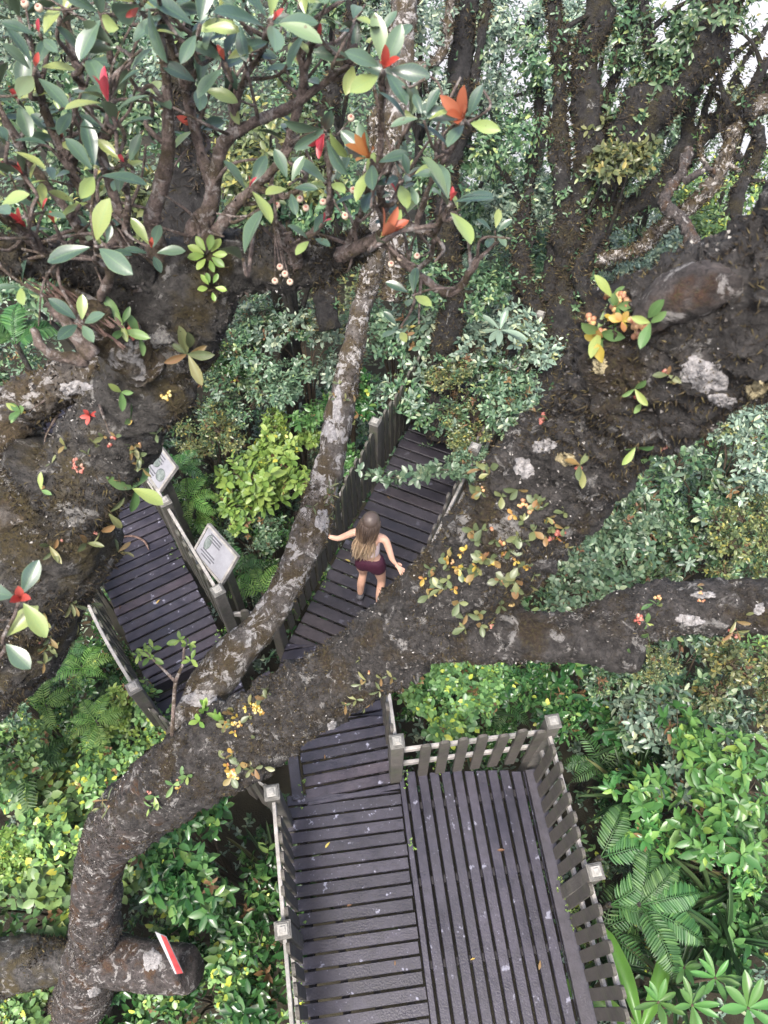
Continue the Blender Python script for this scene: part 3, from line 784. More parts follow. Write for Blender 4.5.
# the broken limb with torn reddish wood
V, F, K = limb_geo([(150, 365, 2.2, 50), (112, 338, 2.08, 46), (82, 316, 2.0, 44), (58, 300, 1.96, 34), (50, 296, 1.95, 14)], 50, 34, .25, 9.0, .012, 29.0)
o = MB().add(V, F).build('broken_limb', M['bark_pale'], old)
mb = MB()
for k in range(34):
    t = random.random(); a = at(50 + 70 * t + random.uniform(-8, 14), 290 + 44 * t + random.uniform(-4, 20), 1.92 + .05 * t)
    d = nrm(at(40, 282, 1.9) - at(110, 340, 2.02) + rng.normal(0, .02, 3)) * random.uniform(.02, .06)
    mb.add(*tube(np.array([a, a + d * .5, a + d]), np.array([.0035, .003, .001]) * random.uniform(.6, 1.5), 5))
mb.build('torn_wood', M['wood_torn'], o, False)
for c in ([(92, 355, 2.0, 20), (62, 318, 1.93, 9), (46, 303, 1.9, 7)], [(86, 362, 2.02, 14), (48, 352, 1.95, 9), (32, 328, 1.92, 7)], [(100, 300, 2.0, 10), (110, 272, 1.9, 9), (96, 258, 1.85, 7)]):
    MB().add(*limb_geo(c, 14, 10, .25, 16, .006)[:2]).build('dead_stub', M['twig'], old)

STEMS = [
 [(150, 300, 2.15, 40), (115, 240, 2.0, 20), (82, 190, 1.9, 13), (62, 150, 1.8, 11), (45, 110, 1.72, 9), (36, 72, 1.62, 6)],
 [(170, 290, 2.15, 40), (152, 230, 2.05, 26), (160, 190, 1.98, 22), (168, 150, 1.9, 18), (166, 80, 1.8, 13), (155, 0, 1.65, 11), (150, -40, 1.6, 10)],
 [(205, 275, 2.2, 42), (195, 230, 2.1, 26), (213, 200, 2.05, 20), (200, 150, 2.0, 15), (185, 90, 1.9, 11), (170, 40, 1.8, 9), (160, 10, 1.6, 6)],
 [(200, 250, 2.12, 30), (212, 195, 2.05, 22), (224, 143, 1.95, 18), (255, 122, 1.9, 15), (289, 107, 1.85, 13), (320, 86, 1.8, 9), (357, 61, 1.72, 6)],
 [(286, 150, 1.9, 12), (296, 112, 1.86, 12), (304, 80, 1.8, 11), (299, 30, 1.72, 9), (305, -25, 1.65, 7)],
 [(195, 262, 2.12, 25), (232, 210, 2.02, 15), (258, 184, 1.95, 13), (281, 161, 1.9, 11), (294, 140, 1.88, 10)],
 [(255, 186, 1.95, 8), (279, 196, 1.95, 8), (300, 189, 1.92, 7), (308, 168, 1.88, 5)],
 [(295, 268, 2.18, 30), (292, 247, 2.1, 14), (270, 215, 1.97, 8), (252, 192, 1.85, 6)],
 [(293, 250, 2.1, 14), (326, 218, 2.0, 10), (330, 184, 1.88, 8), (326, 140, 1.78, 6)],
 [(340, 256, 2.2, 28), (365, 244, 2.12, 16), (399, 225, 2.0, 10), (430, 234, 1.92, 8), (440, 222, 1.84, 7), (450, 204, 1.74, 6)],
 [(372, 236, 2.15, 12), (395, 252, 2.15, 10), (414, 271, 2.18, 10), (449, 293, 2.22, 11), (470, 272, 2.15, 9), (477, 258, 2.12, 8)],
 [(414, 271, 2.18, 7), (430, 258, 2.1, 6), (434, 238, 2.0, 6)],
 [(385, 235, 2.1, 10), (380, 180, 1.92, 8), (381, 124, 1.82, 7), (383, 72, 1.68, 6)],
 [(415, 228, 1.98, 9), (432, 180, 1.86, 7), (454, 145, 1.75, 6), (464, 121, 1.62, 5)],
 [(381, 170, 1.9, 7), (396, 148, 1.82, 6), (413, 118, 1.68, 5)],
 [(110, 280, 2.1, 30), (70, 215, 1.95, 14), (35, 170, 1.85, 11), (10, 130, 1.75, 9), (-10, 90, 1.7, 8)],
 [(60, 268, 2.0, 20), (30, 240, 1.9, 12), (0, 215, 1.8, 10), (-25, 195, 1.75, 9)],
 [(140, 290, 2.1, 26), (120, 215, 2.0, 15), (100, 150, 1.9, 12), (85, 95, 1.85, 11), (70, 40, 1.8, 10), (62, -20, 1.75, 9)],
 [(115, 240, 2.0, 12), (98, 262, 1.9, 8), (96, 246, 1.75, 5)],
 [(90, 150, 1.9, 9), (113, 128, 1.75, 7), (108, 106, 1.6, 6)],
 [(125, 230, 2.0, 12), (128, 200, 1.9, 9), (124, 165, 1.85, 6)],
 [(185, 90, 1.9, 9), (205, 60, 1.8, 7), (225, 50, 1.7, 6)],
 [(230, 140, 1.95, 10), (240, 90, 1.85, 8), (262, 50, 1.7, 7), (270, 22, 1.55, 6)],
 [(100, 150, 1.9, 9), (112, 90, 1.8, 8), (108, 45, 1.7, 7), (95, -10, 1.6, 6)],
 [(40, 262, 2.0, 14), (30, 210, 1.85, 8), (26, 178, 1.75, 6)],
 [(70, 262, 2.0, 10), (40, 250, 1.85, 7), (28, 232, 1.75, 5)],
 [(345, 250, 2.2, 10), (366, 200, 2.0, 8), (372, 165, 1.85, 6)],
]
SAMPLES = []
for i, c in enumerate(STEMS):
    c = [(p_, q_, d_, w_ * .78) for p_, q_, d_, w_ in c]
    n = max(14, int(len(c) * 9))
    V, F, K = limb_geo(c, n, 14, .16, 22.0, .004, 31.0 + i, True)
    o = MB().add(V, F).build('stem', M['twig'], old)
    SAMPLES += [k for k in K]
    v, f, _ = tufts(V, K, 5200, .010, .004, cover=.42, seed=60 + i)
    t = MB().add(v, f).build('moss', M['moss'], o); t['kind'] = 'stuff'
SAMPLES = np.array(SAMPLES)

WH = [(35, 68, 1.6, 6, 46, 'r'), (109, 104, 1.55, 5, 56, 'R'), (74, 110, 1.75, 4, 38, ''), (116, 130, 1.6, 4, 44, 'r'), (8, 142, 1.6, 5, 42, ''), (140, 6, 1.4, 5, 64, 'r'), (117, 47, 1.6, 5, 40, ''),
      (18, 14, 1.6, 5, 42, 'r'), (96, 170, 1.65, 4, 48, ''), (96, 246, 1.7, 3, 56, ''), (24, 176, 1.7, 4, 38, 'r'), (27, 228, 1.75, 0, 0, 'R'), (125, 163, 1.8, 3, 40, 'r'), (-4, 205, 1.6, 4, 42, ''),
      (225, 62, 1.6, 5, 46, 'r'), (272, 22, 1.5, 6, 64, 'r'), (316, 40, 1.7, 1, 40, 'r'), (190, 40, 1.6, 5, 44, ''), (196, 128, 2.0, 3, 36, 'R'), (325, 132, 1.72, 5, 44, 'R'), (249, 189, 1.82, 3, 46, 'r'),
      (243, 258, 1.8, 2, 68, ''), (330, 182, 1.85, 3, 44, ''), (371, 160, 1.78, 5, 40, 'B'), (380, 238, 1.75, 2, 44, 'O'), (322, 224, 1.95, 0, 0, 'r'), (383, 70, 1.62, 6, 50, 'R'), (413, 116, 1.65, 7, 46, ''),
      (464, 120, 1.58, 4, 42, 'O'), (450, 203, 1.7, 6, 56, 'r'), (372, 190, 1.9, 4, 40, ''), (60, 18, 1.7, 5, 42, ''), (168, 8, 1.6, 5, 50, ''), (215, 14, 1.6, 5, 48, ''), (352, 24, 1.65, 4, 44, ''),
      (303, 72, 1.8, 3, 36, 'r'), (62, 140, 1.8, 4, 40, 'r'), (150, 95, 1.85, 3, 42, ''), (200, 85, 1.8, 4, 44, ''), (18, 100, 1.7, 4, 46, 'r'), (85, 60, 1.75, 4, 40, ''), (305, 20, 1.6, 5, 50, ''), (355, 60, 1.72, 4, 40, ''),
      (-5, 90, 1.6, 4, 48, ''), (250, 55, 1.75, 4, 42, ''), (128, 75, 1.75, 3, 40, ''), (400, 178, 1.9, 4, 38, ''), (40, 35, 1.6, 3, 44, 'r'), (80, 205, 1.85, 3, 36, ''), (230, 100, 1.9, 3, 38, 'r'), (55, 225, 1.85, 2, 40, 'r'),
      (395, 45, 1.75, 3, 36, ''), (100, 15, 1.55, 4, 52, ''), (200, 25, 1.5, 4, 52, ''), (240, 20, 1.55, 4, 50, 'r')]
def whorl(root, c, axis, n, L, bud, mat='rhodo', wr=.43, tilt=(38, 88), name='leaf_whorl', g=rng):
    axis = nrm(axis); X, Y = perp(axis[None]); X, Y = X[0], Y[0]
    o = None
    if n:
        a = np.arange(n) * 2 * math.pi / n + g.uniform(0, 6.28) + g.normal(0, .28, n)
        tl = np.radians(g.uniform(*tilt, n))
        rad = X * np.cos(a)[:, None] + Y * np.sin(a)[:, None]
        D = axis * np.cos(tl)[:, None] + rad * np.sin(tl)[:, None]
        N = axis * np.sin(tl)[:, None] - rad * np.cos(tl)[:, None] + g.normal(0, .12, (n, 3))
        s = g.uniform(.78, 1.08, n)
        v, f, l = leaves(c + D * .012 + axis * g.uniform(-.02, .005, (n, 1)), D, N, L * s, L * wr * s * g.uniform(.9, 1.12, n), LEAF_G)
        mb = MB().add(v, f, 0, l)
        o = mb.build(name, M[mat], root, uv=True)
    if bud:
        k, bl, bw, bm = {'r': (2, .034, .012, 'redbud'), 'R': (3, .058, .021, 'redbud'), 'O': (5, .075, .026, 'orangebud'), 'B': (5, .072, .024, 'browbud')}[bud]
        a = np.arange(k) * 2 * math.pi / k + g.uniform(0, 6)
        tl = np.radians(g.uniform(8, 18 if k < 4 else 30, k)); rad = X * np.cos(a)[:, None] + Y * np.sin(a)[:, None]
        D = axis * np.cos(tl)[:, None] + rad * np.sin(tl)[:, None]; N = axis * np.sin(tl)[:, None] - rad * np.cos(tl)[:, None]
        v, f, l = leaves(np.tile(c + axis * .004, (k, 1)), D, N, bl * g.uniform(.85, 1.1, k), bw, LEAF_G)
        MB().add(v, f, 0, l).build('bud', M[bm], o or root, uv=True)
    return o
for i, (px, py, dp, n, lp, bud) in enumerate(WH):
    c = at(px, py, dp)
    toc = nrm(CAM - c)
    ax = nrm(np.array((0, 0, .85)) + toc * .30 + rng.normal(0, .42, 3))
    whorl(old, c, ax, n, lp * dp / FPX * .86, bud)
    # twig from the nearest stem
    q = SAMPLES[:, :3] + np.array((0, 0, .0)); d = np.linalg.norm(q - (c - ax * .10), axis=1) + np.maximum(0, q[:, 2] - c[2]) * 2
    k = SAMPLES[np.argmin(d)]
    m_ = (k[:3] + c) / 2 + rng.normal(0, .012, 3) - ax * .02
    P = catmull(np.array([k[:3], m_, c - ax * .045, c]), 12)
    V, F = tube(P, np.linspace(min(k[3], .007), .0042, 12), 8, .12, 40)
    MB().add(V, F).build('stem', M['twig'], old)
# bare and leafy side twigs
for i in range(130):
    k = SAMPLES[rng.integers(0, len(SAMPLES))]; a = k[:3]
    e = a + nrm(rng.normal(0, 1, 3) + np.array((0, 0, .9))) * rng.uniform(.10, .24)
    P = catmull(np.array([a, (a + e) / 2 + rng.normal(0, .022, 3), e]), 12)
    V, F = tube(P, np.linspace(min(k[3] * .8, .0055), .0026, 12), 7, .2, 50)
    MB().add(V, F).build('stem', M['twig'], old)
    if i < 40: whorl(old, e, nrm(e - a + (0, 0, .4)), int(rng.integers(3, 6)), rng.uniform(.045, .08), 'r' if i % 4 == 0 else '')
for i in range(34):
    V_, F_ = BRANCHES[OLD0 + int(rng.integers(0, 6))]; p = V_[int(rng.integers(0, len(V_) - 2))]
    d = nrm(CAM - p) * .5 + rng.normal(0, .8, 3); d = nrm(d) * rng.uniform(.06, .22)
    P = catmull(np.array([p - d * .1, p + d * .5 + rng.normal(0, .02, 3), p + d + (0, 0, -.02)]), 10)
    MB().add(*tube(P, np.linspace(.005, .0016, 10), 6, .2, 40)).build('dead_twig', M['twig'], old)
# seed cups
for k, (px, py, dp) in enumerate([(280, 267, 1.95), (285, 274, 1.95), (275, 281, 1.95), (290, 282, 1.95), (300, 199, 1.9), (306, 208, 1.9), (323, 202, 1.9), (345, 216, 1.88), (277, 205, 1.95), (341, 170, 1.85), (353, 190, 1.88),
                                 (400, 258, 2.05), (417, 256, 2.05), (391, 264, 2.05), (357, 60, 1.7), (351, 118, 1.75), (25, 4, 1.6), (39, 8, 1.6)]):
    c = at(px, py, dp)
    b = MB().add(*ball(c, .0085, 12, 8)).add(*ball(c + np.array((0, -.004, .0065)), (.004, .004, .003), 8, 5), 1).build('seed_cup', [M['berry'], M['bulb_r']], old)
    d = np.linalg.norm(SAMPLES[:, :3] - c, axis=1); q = SAMPLES[np.argmin(d), :3]
    MB().add(*tube(catmull(np.array([q, (q + c) / 2 + np.array((0, 0, -.01)), c]), 7), np.full(7, .0022), 6)).build('stalk', M['twig'], b)

# ---- surface finder for what grows on the limbs
BV = []
for V, F in BRANCHES:
    BV.append(BVHTree.FromPolygons([Vector(v) for v in V], [tuple(int(i) for i in q) for f in F for q in f]))
def hit(px, py):
    d = Vector(nrm(ray(px, py))); best = None
    for b in BV:
        h = b.ray_cast(Vector(CAM), d)
        if h[0] is not None and (best is None or h[3] < best[2]): best = (np.array(h[0]), np.array(h[1]), h[3])
    if best is None: return None
    n = best[1]
    if np.dot(n, CAM - best[0]) < 0: n = -n
    return best[0], n
# ------------------------------------------------------------------ plants growing on the limbs
def epiphyte(px, py, label, nl=6, ll=22, lw=.5, lmat='orchid', nb=8, br=4, bmat='bulb_o', spread=18, ny=0, name='orchid_clump', cat='orchid', flat=False, wide=(30, 80)):
    h = hit(px, py)
    if h is None: return
    c, n = h; dist = np.dot(c - CAM, np.array((0, CP, -SP))); s = dist / FPX
    t = thing(name, label, cat, c, 0, 'small plants growing on the tree limbs')
    X, Y = perp(n[None]); X, Y = X[0], Y[0]
    def spot(r):
        q = hit(px + rng.normal(0, r * .5), py + rng.normal(0, r * .5))
        return (c, n) if q is None or np.linalg.norm(q[0] - c) > .35 else q
    P, D, N, L = [], [], [], []
    def mk(cnt, size, mat, nm, w):
        P, D, N, L = [], [], [], []
        for i in range(cnt):
            if i % 3 == 0:
                p, m = spot(spread); ax = nrm(m + rng.normal(0, .35, 3) + np.array((0, 0, .35))); X_, Y_ = perp(ax[None]); a0 = rng.uniform(0, 6.28)
            a = a0 + i * 2.2 + rng.normal(0, .3); rd = X_[0] * math.cos(a) + Y_[0] * math.sin(a)
            tl = R(rng.uniform(wide[0] * .8, wide[1])); d = ax * math.cos(tl) + rd * math.sin(tl)
            P.append(p + m * .006 - c); D.append(d); N.append(ax * math.sin(tl) - rd * math.cos(tl) + rng.normal(0, .2, 3)); L.append(size * s * rng.uniform(.6, 1.15))
        v, f, l = leaves(np.array(P), np.array(D), np.array(N), np.array(L), np.array(L) * w, LEAF_G)
        return MB().add(v, f, 0, l).build(nm, M[mat], t, uv=True)
    small = .74 if lmat == 'duskleaf' and ll < 24 else .92
    if nl: mk(int(nl * ((3.2 if 420 < px < 580 and 470 < py < 620 else 1.9) if small < .8 else 1.2)) + 1, ll * small, lmat, 'foliage', lw)
    if ny: mk(int(ny * 1.5), ll * .45, 'yellowleaf', 'yellow_foliage', .62)
    if nb:
        mb = MB()
        p, m = spot(spread * .3); last = None
        for i in range(int(nb * (2.2 if br >= 5 else 1.5))):
            r = br * s * rng.uniform(.3, .62)
            if i % 8 == 7: p, m = spot(spread * .28); last = None
            if last is not None:
                q_ = last[0] + nrm(rng.normal(0, 1, 3) * (1, 1, .5)) * (r + last[1]) * .95
                k_ = min((b.find_nearest(Vector(q_)) for b in BV), key=lambda h_: h_[3]); p = np.array(k_[0]); m = nrm(q_ - p) if np.dot(q_ - p, n) > 0 else n
            mb.add(*ball(p + m * r * .5 - c, (r, r, r * rng.uniform(.9, 1.25)), 10, 7)); last = (p, r) if i % 4 else last or (p, r)
        mb.build('bulb_cluster', M[bmat], t)
    return t
E = epiphyte
E(560, 352, 'green tongue leaves over orange and peach bulbs near the burl on the thick limb', 5, 34, .36, nb=16, br=5, spread=36, ny=3)
E(598, 330, 'two long green leaves beside orange bulbs below the shiny burl', 4, 42, .36, nb=9, br=6, spread=34, ny=3)
E(640, 325, 'orchid with yellow leaves and peach bulbs at the upper edge of the burl', 5, 34, .4, nb=15, br=6, spread=34, ny=4)
E(620, 300, 'cluster of peach coloured bulbs on the upper edge of the thick limb', 4, 30, .34, nb=16, br=6, spread=34, ny=2)
E(668, 372, 'small leaf pair with a curved aerial root under the white lichen patch', 3, 22, .4, 'duskleaf', 4, 4, 'bulb_r', 20)
E(640, 400, 'green leaf pair on the underside of the thick limb', 4, 24, .4, nb=3, br=4, bmat='bulb_r', spread=18)
E(662, 450, 'orchid with green leaves and a red bulb below the thick limb', 4, 24, .4, nb=3, br=4, bmat='bulb_r', spread=18)
E(546, 418, 'tight cluster of coral red bulbs on the black bark', 2, 18, .4, 'duskleaf', 14, 4, 'bulb_r', 14)
E(576, 470, 'dusky four leaved plant beside the tan lichen', 4, 24, .4, 'duskleaf', 3, 4, 'bulb_r', 10)
E(500, 440, 'pair of pale green oval leaves at the upper edge of the thick limb', 3, 20, .55, 'orchid', 3, 4, 'bulb_o', 10)
E(483, 470, 'pale green leaves and red tips on the left edge of the thick limb', 4, 18, .55, 'duskleaf', 5, 3, 'bulb_r', 16)
E(482, 490, 'two round sage leaves low on the left edge of the thick limb', 4, 18, .6, 'duskleaf', 3, 3, 'bulb_o', 14)
E(528, 512, 'creeping plant with round leaves and orange tips across the middle of the limb', 9, 17, .6, 'duskleaf', 10, 4, 'bulb_o', 34, 4)
E(556, 535, 'reddish creeping plant on the right edge of the limb above the pale shrub', 7, 14, .55, 'duskleaf', 14, 3.5, 'bulb_r', 34, 3)
E(500, 540, 'dense patch of yellow and sage leaves above the limb fork', 9, 17, .62, 'duskleaf', 6, 3.5, 'bulb_o', 30, 6)
E(470, 570, 'row of orange and yellow leaves trailing down to the limb fork', 5, 16, .6, 'duskleaf', 5, 3.5, 'bulb_o', 22, 11)
E(452, 565, 'yellow leaves strung along the left edge of the limb by the railing', 4, 15, .6, 'duskleaf', 2, 3, 'bulb_o', 16, 8)
E(438, 590, 'sage green oval leaves with yellow ones under the woman\'s right hand', 7, 17, .55, 'duskleaf', 2, 3, 'bulb_y', 20, 4)
E(508, 580, 'round sage leaf patch where the right limb leaves the big limb', 9, 17, .65, 'duskleaf', 3, 3, 'bulb_o', 26, 5)
E(540, 590, 'yellow tinted leaf patch on the limb beside the pale blue green shrub', 7, 15, .6, 'duskleaf', 4, 3, 'bulb_o', 22, 5)
E(492, 625, 'tiny star shaped plant with a red centre on the limb fork', 7, 12, .28, 'duskleaf', 3, 2.5, 'bulb_r', 10)
E(470, 615, 'single drooping sage leaf plant below the limb fork', 4, 18, .5, 'duskleaf', 0, spread=12)
E(372, 592, 'bright leaf pair and yellow flowers by the woman\'s feet', 3, 34, .45, 'orchid', 9, 4, 'bulb_y', 14, 2)
E(640, 622, 'pink bulbs and small leaves along the middle of the right limb', 5, 14, .4, 'orchid', 14, 3, 'bulb_r', 24)
E(660, 600, 'small orchid with one upright green leaf on top of the right limb', 3, 16, .4, 'orchid', 5, 3, 'bulb_o', 14)
E(735, 630, 'red bulbs and olive leaves hanging under the right limb near the frame edge', 5, 18, .35, 'duskleaf', 12, 3.5, 'bulb_r', 22)
E(700, 598, 'row of pale small bulbs on the upper side of the right limb', 1, 12, .4, 'duskleaf', 9, 2.5, 'bulb_o', 24)
E(375, 672, 'silvery leaf spray on the mossy limb above the plank walkway', 8, 14, .34, 'duskleaf', 3, 2.5, 'bulb_o', 22)
E(345, 705, 'pale lance leaf plant on the lower side of the mossy limb', 6, 14, .35, 'duskleaf', 2, 2.5, 'bulb_o', 24)
E(258, 708, 'bright yellow leaf cluster on top of the mossy limb beside the landing', 8, 13, .55, 'duskleaf', 12, 3, 'bulb_y', 22, 14)
E(236, 722, 'yellow and sage cluster on top of the mossy limb', 7, 13, .55, 'duskleaf', 8, 3, 'bulb_y', 18, 9)
E(205, 718, 'yellow green shrublet sprouting on top of the mossy limb', 12, 14, .5, 'bright', 0, spread=18, wide=(10, 70))
E(232, 772, 'cream and peach bulb cluster on the side of the mossy limb', 5, 15, .6, 'duskleaf', 14, 4, 'bulb_y', 22, 6)
E(150, 792, 'small seedling with a pink leaf on the mossy bend of the limb', 7, 15, .42, 'orchid', 2, 3, 'bulb_r', 14)
E(178, 782, 'yellow green seedling beside the pink leaved seedling', 7, 13, .42, 'orchid', 1, 3, 'bulb_o', 10, 2)
E(108, 808, 'tuft of narrow brown leaves on the outer bend of the trunk', 8, 16, .22, 'duskleaf', 0, spread=10)
E(253, 772, 'grey green leaf trio at the lower edge of the mossy limb', 5, 14, .5, 'duskleaf', 0, spread=14)
E(128, 330, 'orchid with upright green leaves and pink bulbs on the broken mossy limb', 6, 30, .36, 'orchid', 14, 5, 'bulb_r', 24)
E(135, 490, 'pair of broad green oval leaves hanging over the left walkway', 3, 38, .5, 'orchid', 0, spread=8, wide=(60, 88))
E(100, 530, 'spray of long dusky leaves on the mossy trunk above the left walkway', 9, 26, .3, 'duskleaf', 3, 3, 'bulb_r', 34)
E(60, 540, 'three narrow leaves on the rough bark of the mossy trunk', 4, 24, .3, 'duskleaf', 2, 3, 'bulb_r', 14)
E(42, 485, 'single yellow green leaf on the dark bark of the big mossy trunk', 1, 22, .34, 'orchid', 3, 3, 'bulb_o', 6)
E(78, 470, 'patch of tiny red leaves on the mossy trunk', 4, 14, .4, 'duskleaf', 22, 2.5, 'bulb_r', 26)
E(92, 412, 'pink leaf rosette beside the gap in the mossy trunk', 4, 15, .5, 'redbud', 0, spread=8)
E(112, 440, 'pink tipped epiphyte with olive leaves below the gap in the trunk', 7, 18, .4, 'duskleaf', 8, 3, 'bulb_r', 26)
E(140, 440, 'yellow and grey leaves along the mossy limb over the information board', 9, 18, .38, 'duskleaf', 3, 3, 'bulb_o', 30, 1)
E(120, 400, 'green leaf pair on the mossy limb left of the fern', 4, 26, .36, 'orchid', 1, 3, 'bulb_o', 14)
E(20, 410, 'seedling with two green leaves and yellow bulbs on the left edge of the trunk', 4, 18, .5, 'orchid', 6, 3, 'bulb_y', 12)
E(188, 350, 'olive and bronze four leaved plant on the mossy limb', 5, 34, .34, 'duskleaf', 0, spread=8)
E(166, 398, 'cluster of tiny pale green buds on the mossy limb', 0, nb=14, br=3, bmat='bulb_y', spread=16)
E(235, 320, 'pale three leaved plant hanging from the mossy limb', 4, 32, .34, 'duskleaf', 0, spread=6, wide=(60, 88))
E(170, 190, 'cluster of small pink bulbs deep between the stems of the mossy tree', 0, nb=14, br=3, bmat='bulb_r', spread=18)
E(68, 608, 'small lance leaved plant at the lower edge of the big mossy trunk', 6, 22, .3, 'duskleaf', 1, 3, 'bulb_r', 22)
E(40, 640, 'leafy patch low on the big mossy trunk', 12, 18, .36, 'duskleaf', 3, 3, 'bulb_r', 36)
E(330, 495, 'brown fern tuft wrapped round the thin pale limb', 16, 14, .2, 'duskleaf', 3, 2, 'bulb_r', 22)
E(345, 400, 'small grey leaves on the thin pale limb', 7, 10, .4, 'duskleaf', 0, spread=22)

# pale green rosette in the crook of the mossy tree
t = thing('leaf_rosette', 'pale lime rosette of rounded leaves in the crook of the mossy tree', 'rosette plant', (0, 0, 0))
for (px, py, n, r) in ((205, 260, 9, 15), (208, 280, 6, 11)):
    q = hit(px, py); c = q[0] + q[1] * .03 if q is not None else at(px, py, 2.0)
    whorl(t, c, nrm(CAM - c) + np.array((0, 0, .5)), n, r * np.linalg.norm(c - CAM) / FPX, '', 'bright', .5, (50, 82), 'leaf_whorl')
# big leaved seedling at the left edge
t = thing('seedling', 'big grey green leaved seedling with an orange bud at the left edge of the trunk', 'seedling', (0, 0, 0))
c = at(20, 598, 1.75)
whorl(t, c, nrm(CAM - c) + np.array((.1, 0, .3)), 3, .105, 'R', 'rhodo', .5, (62, 88), 'leaf_whorl')
c2 = at(2, 640, 1.8); whorl(t, c2, nrm(CAM - c2) + np.array((0, 0, .3)), 3, .10, '', 'rhodo', .52, (60, 88), 'leaf_whorl')
MB().add(*tube(catmull(np.array([at(-30, 690, 2.3), at(5, 650, 1.95), c2, at(15, 615, 1.78), c]), 14), np.linspace(.008, .004, 14), 8)).build('stem', M['twig'], t)

# ---- lichens
def lichen(px, py, rx, ry, mat, label):
    h = hit(px, py)
    if h is None: return
    c, n = h; s = np.dot(c - CAM, np.array((0, CP, -SP))) / FPX
    # a crust that follows the bark, ragged at its rim
    mb = MB(); X, Y = perp(n[None]); nr, ns = 7, 40
    ph = rng.uniform(0, 6.28, 5); V = [c + n * .003]; ok = True
    for q in range(1, nr + 1):
        for k in range(ns):
            a = 2 * math.pi * k / ns
            e = .80 + .14 * math.sin(a * 2 + ph[0]) + .08 * math.sin(a * 5 + ph[1]) + .05 * math.sin(a * 9 + ph[2]) + rng.uniform(-.07, .07)
            w_ = q / nr
            z = hit(px + math.cos(a) * rx * w_ * e, py + math.sin(a) * ry * w_ * e)
            p = z[0] if z is not None and np.linalg.norm(z[0] - c) < .3 else V[-1]
            m = z[1] if z is not None else n
            V.append(p + m * ((.0045 if q < nr else -.002) + rng.uniform(-.0015, .0035)))
    F3 = [(0, 1 + k, 1 + (k + 1) % ns) for k in range(ns)]
    F4 = [(1 + q * ns + k, 1 + (q + 1) * ns + k, 1 + (q + 1) * ns + (k + 1) % ns, 1 + q * ns + (k + 1) % ns) for q in range(nr - 1) for k in range(ns)]
    mb.add(np.array(V), [np.array(F3), np.array(F4)])
    if mb.p: tag(mb.build('lichen', M[mat]), label, 'lichen', 'lichen patches on the tree limbs')
for a in [(703, 375, 28, 24, 'lichen_w', 'largest white lichen patch, near the right edge of the thick limb'),
          (524, 468, 12, 14, 'lichen_w', 'white pointed lichen patch low on the left side of the thick limb'),
          (544, 446, 14, 10, 'lichen_w', 'ragged white lichen patch just below the coral red bulbs'),
          (566, 459, 12, 9, 'lichen_y', 'tan lichen patch beside the dusky four leaved plant'),
          (757, 390, 14, 12, 'lichen_y', 'tan lichen patch at the frame edge on the thick limb'),
          (600, 366, 11, 9, 'lichen_y', 'small tan lichen between the orange bulbs'),
          (722, 400, 18, 9, 'lichen_w', 'scattered white lichen below the largest white patch'),
          (759, 609, 7, 8, 'lichen_w', 'round white lichen near the end of the right limb'),
          (704, 595, 14, 5, 'lichen_w', 'thin white lichen streak on top of the right limb'),
          (337, 405, 7, 22, 'lichen_w', 'long white lichen streak on the thin pale limb'),
          (330, 432, 8, 14, 'lichen_w', 'white lichen on the thin pale limb over the left railing'),
          (322, 520, 8, 16, 'lichen_w', 'white lichen beside the woman on the thin pale limb'),
          (338, 312, 0, 0, 'lichen_w', ''), (75, 388, 18, 10, 'lichen_w', 'greyish white lichen on the log at the top of the trunk gap'),
          (200, 700, 22, 10, 'lichen_w', 'white lichen where the thin limb joins the mossy one'),
          (332, 725, 6, 6, 'lichen_w', 'small white lichen on the lower side of the mossy limb'),
          (94, 992, 8, 7, 'lichen_w', 'white lichen spots at the foot of the trunk'),
          (152, 960, 10, 16, 'lichen_w', 'white lichen flecks on the cut stub beside the red tag'),
          (690, 620, 18, 7, 'lichen_w', 'pale lichen on the side of the right limb'),
          (640, 262, 28, 10, 'lichen_y', 'crinkled grey tan lichen along the upper edge of the limb by the burl')]:
    if a[5]: lichen(*a)

# ---- red and white tag on the cut stub
t = thing('trail_tag', 'thin red and white tag fixed to the cut stub of the trunk', 'tag', (0, 0, 0))
A, B_, C_, D_ = at(155, 932, 5.86), at(166, 937, 5.84), at(183, 973, 5.92), at(175, 974, 5.94)
n = nrm(np.cross(B_ - A, D_ - A)); n = n if np.dot(n, CAM - A) > 0 else -n
def slab(q, th): 
    q = [np.asarray(k) for k in q]; V = np.array([k - n * th for k in q] + q)
    return V, [np.array([(3, 2, 1, 0), (4, 5, 6, 7), (0, 1, 5, 4), (1, 2, 6, 5), (2, 3, 7, 6), (3, 0, 4, 7)])]
MB().add(*slab([A, B_, C_, D_], .006)).build('plate', M['white'], t, False)
lp = lambda a, b, k: a + (b - a) * k
MB().add(*slab([lp(A, B_, .52) + n * .002, B_ + n * .002, C_ + n * .002, lp(D_, C_, .25) + n * .002], .0015)).build('red_field', M['red'], t, False)

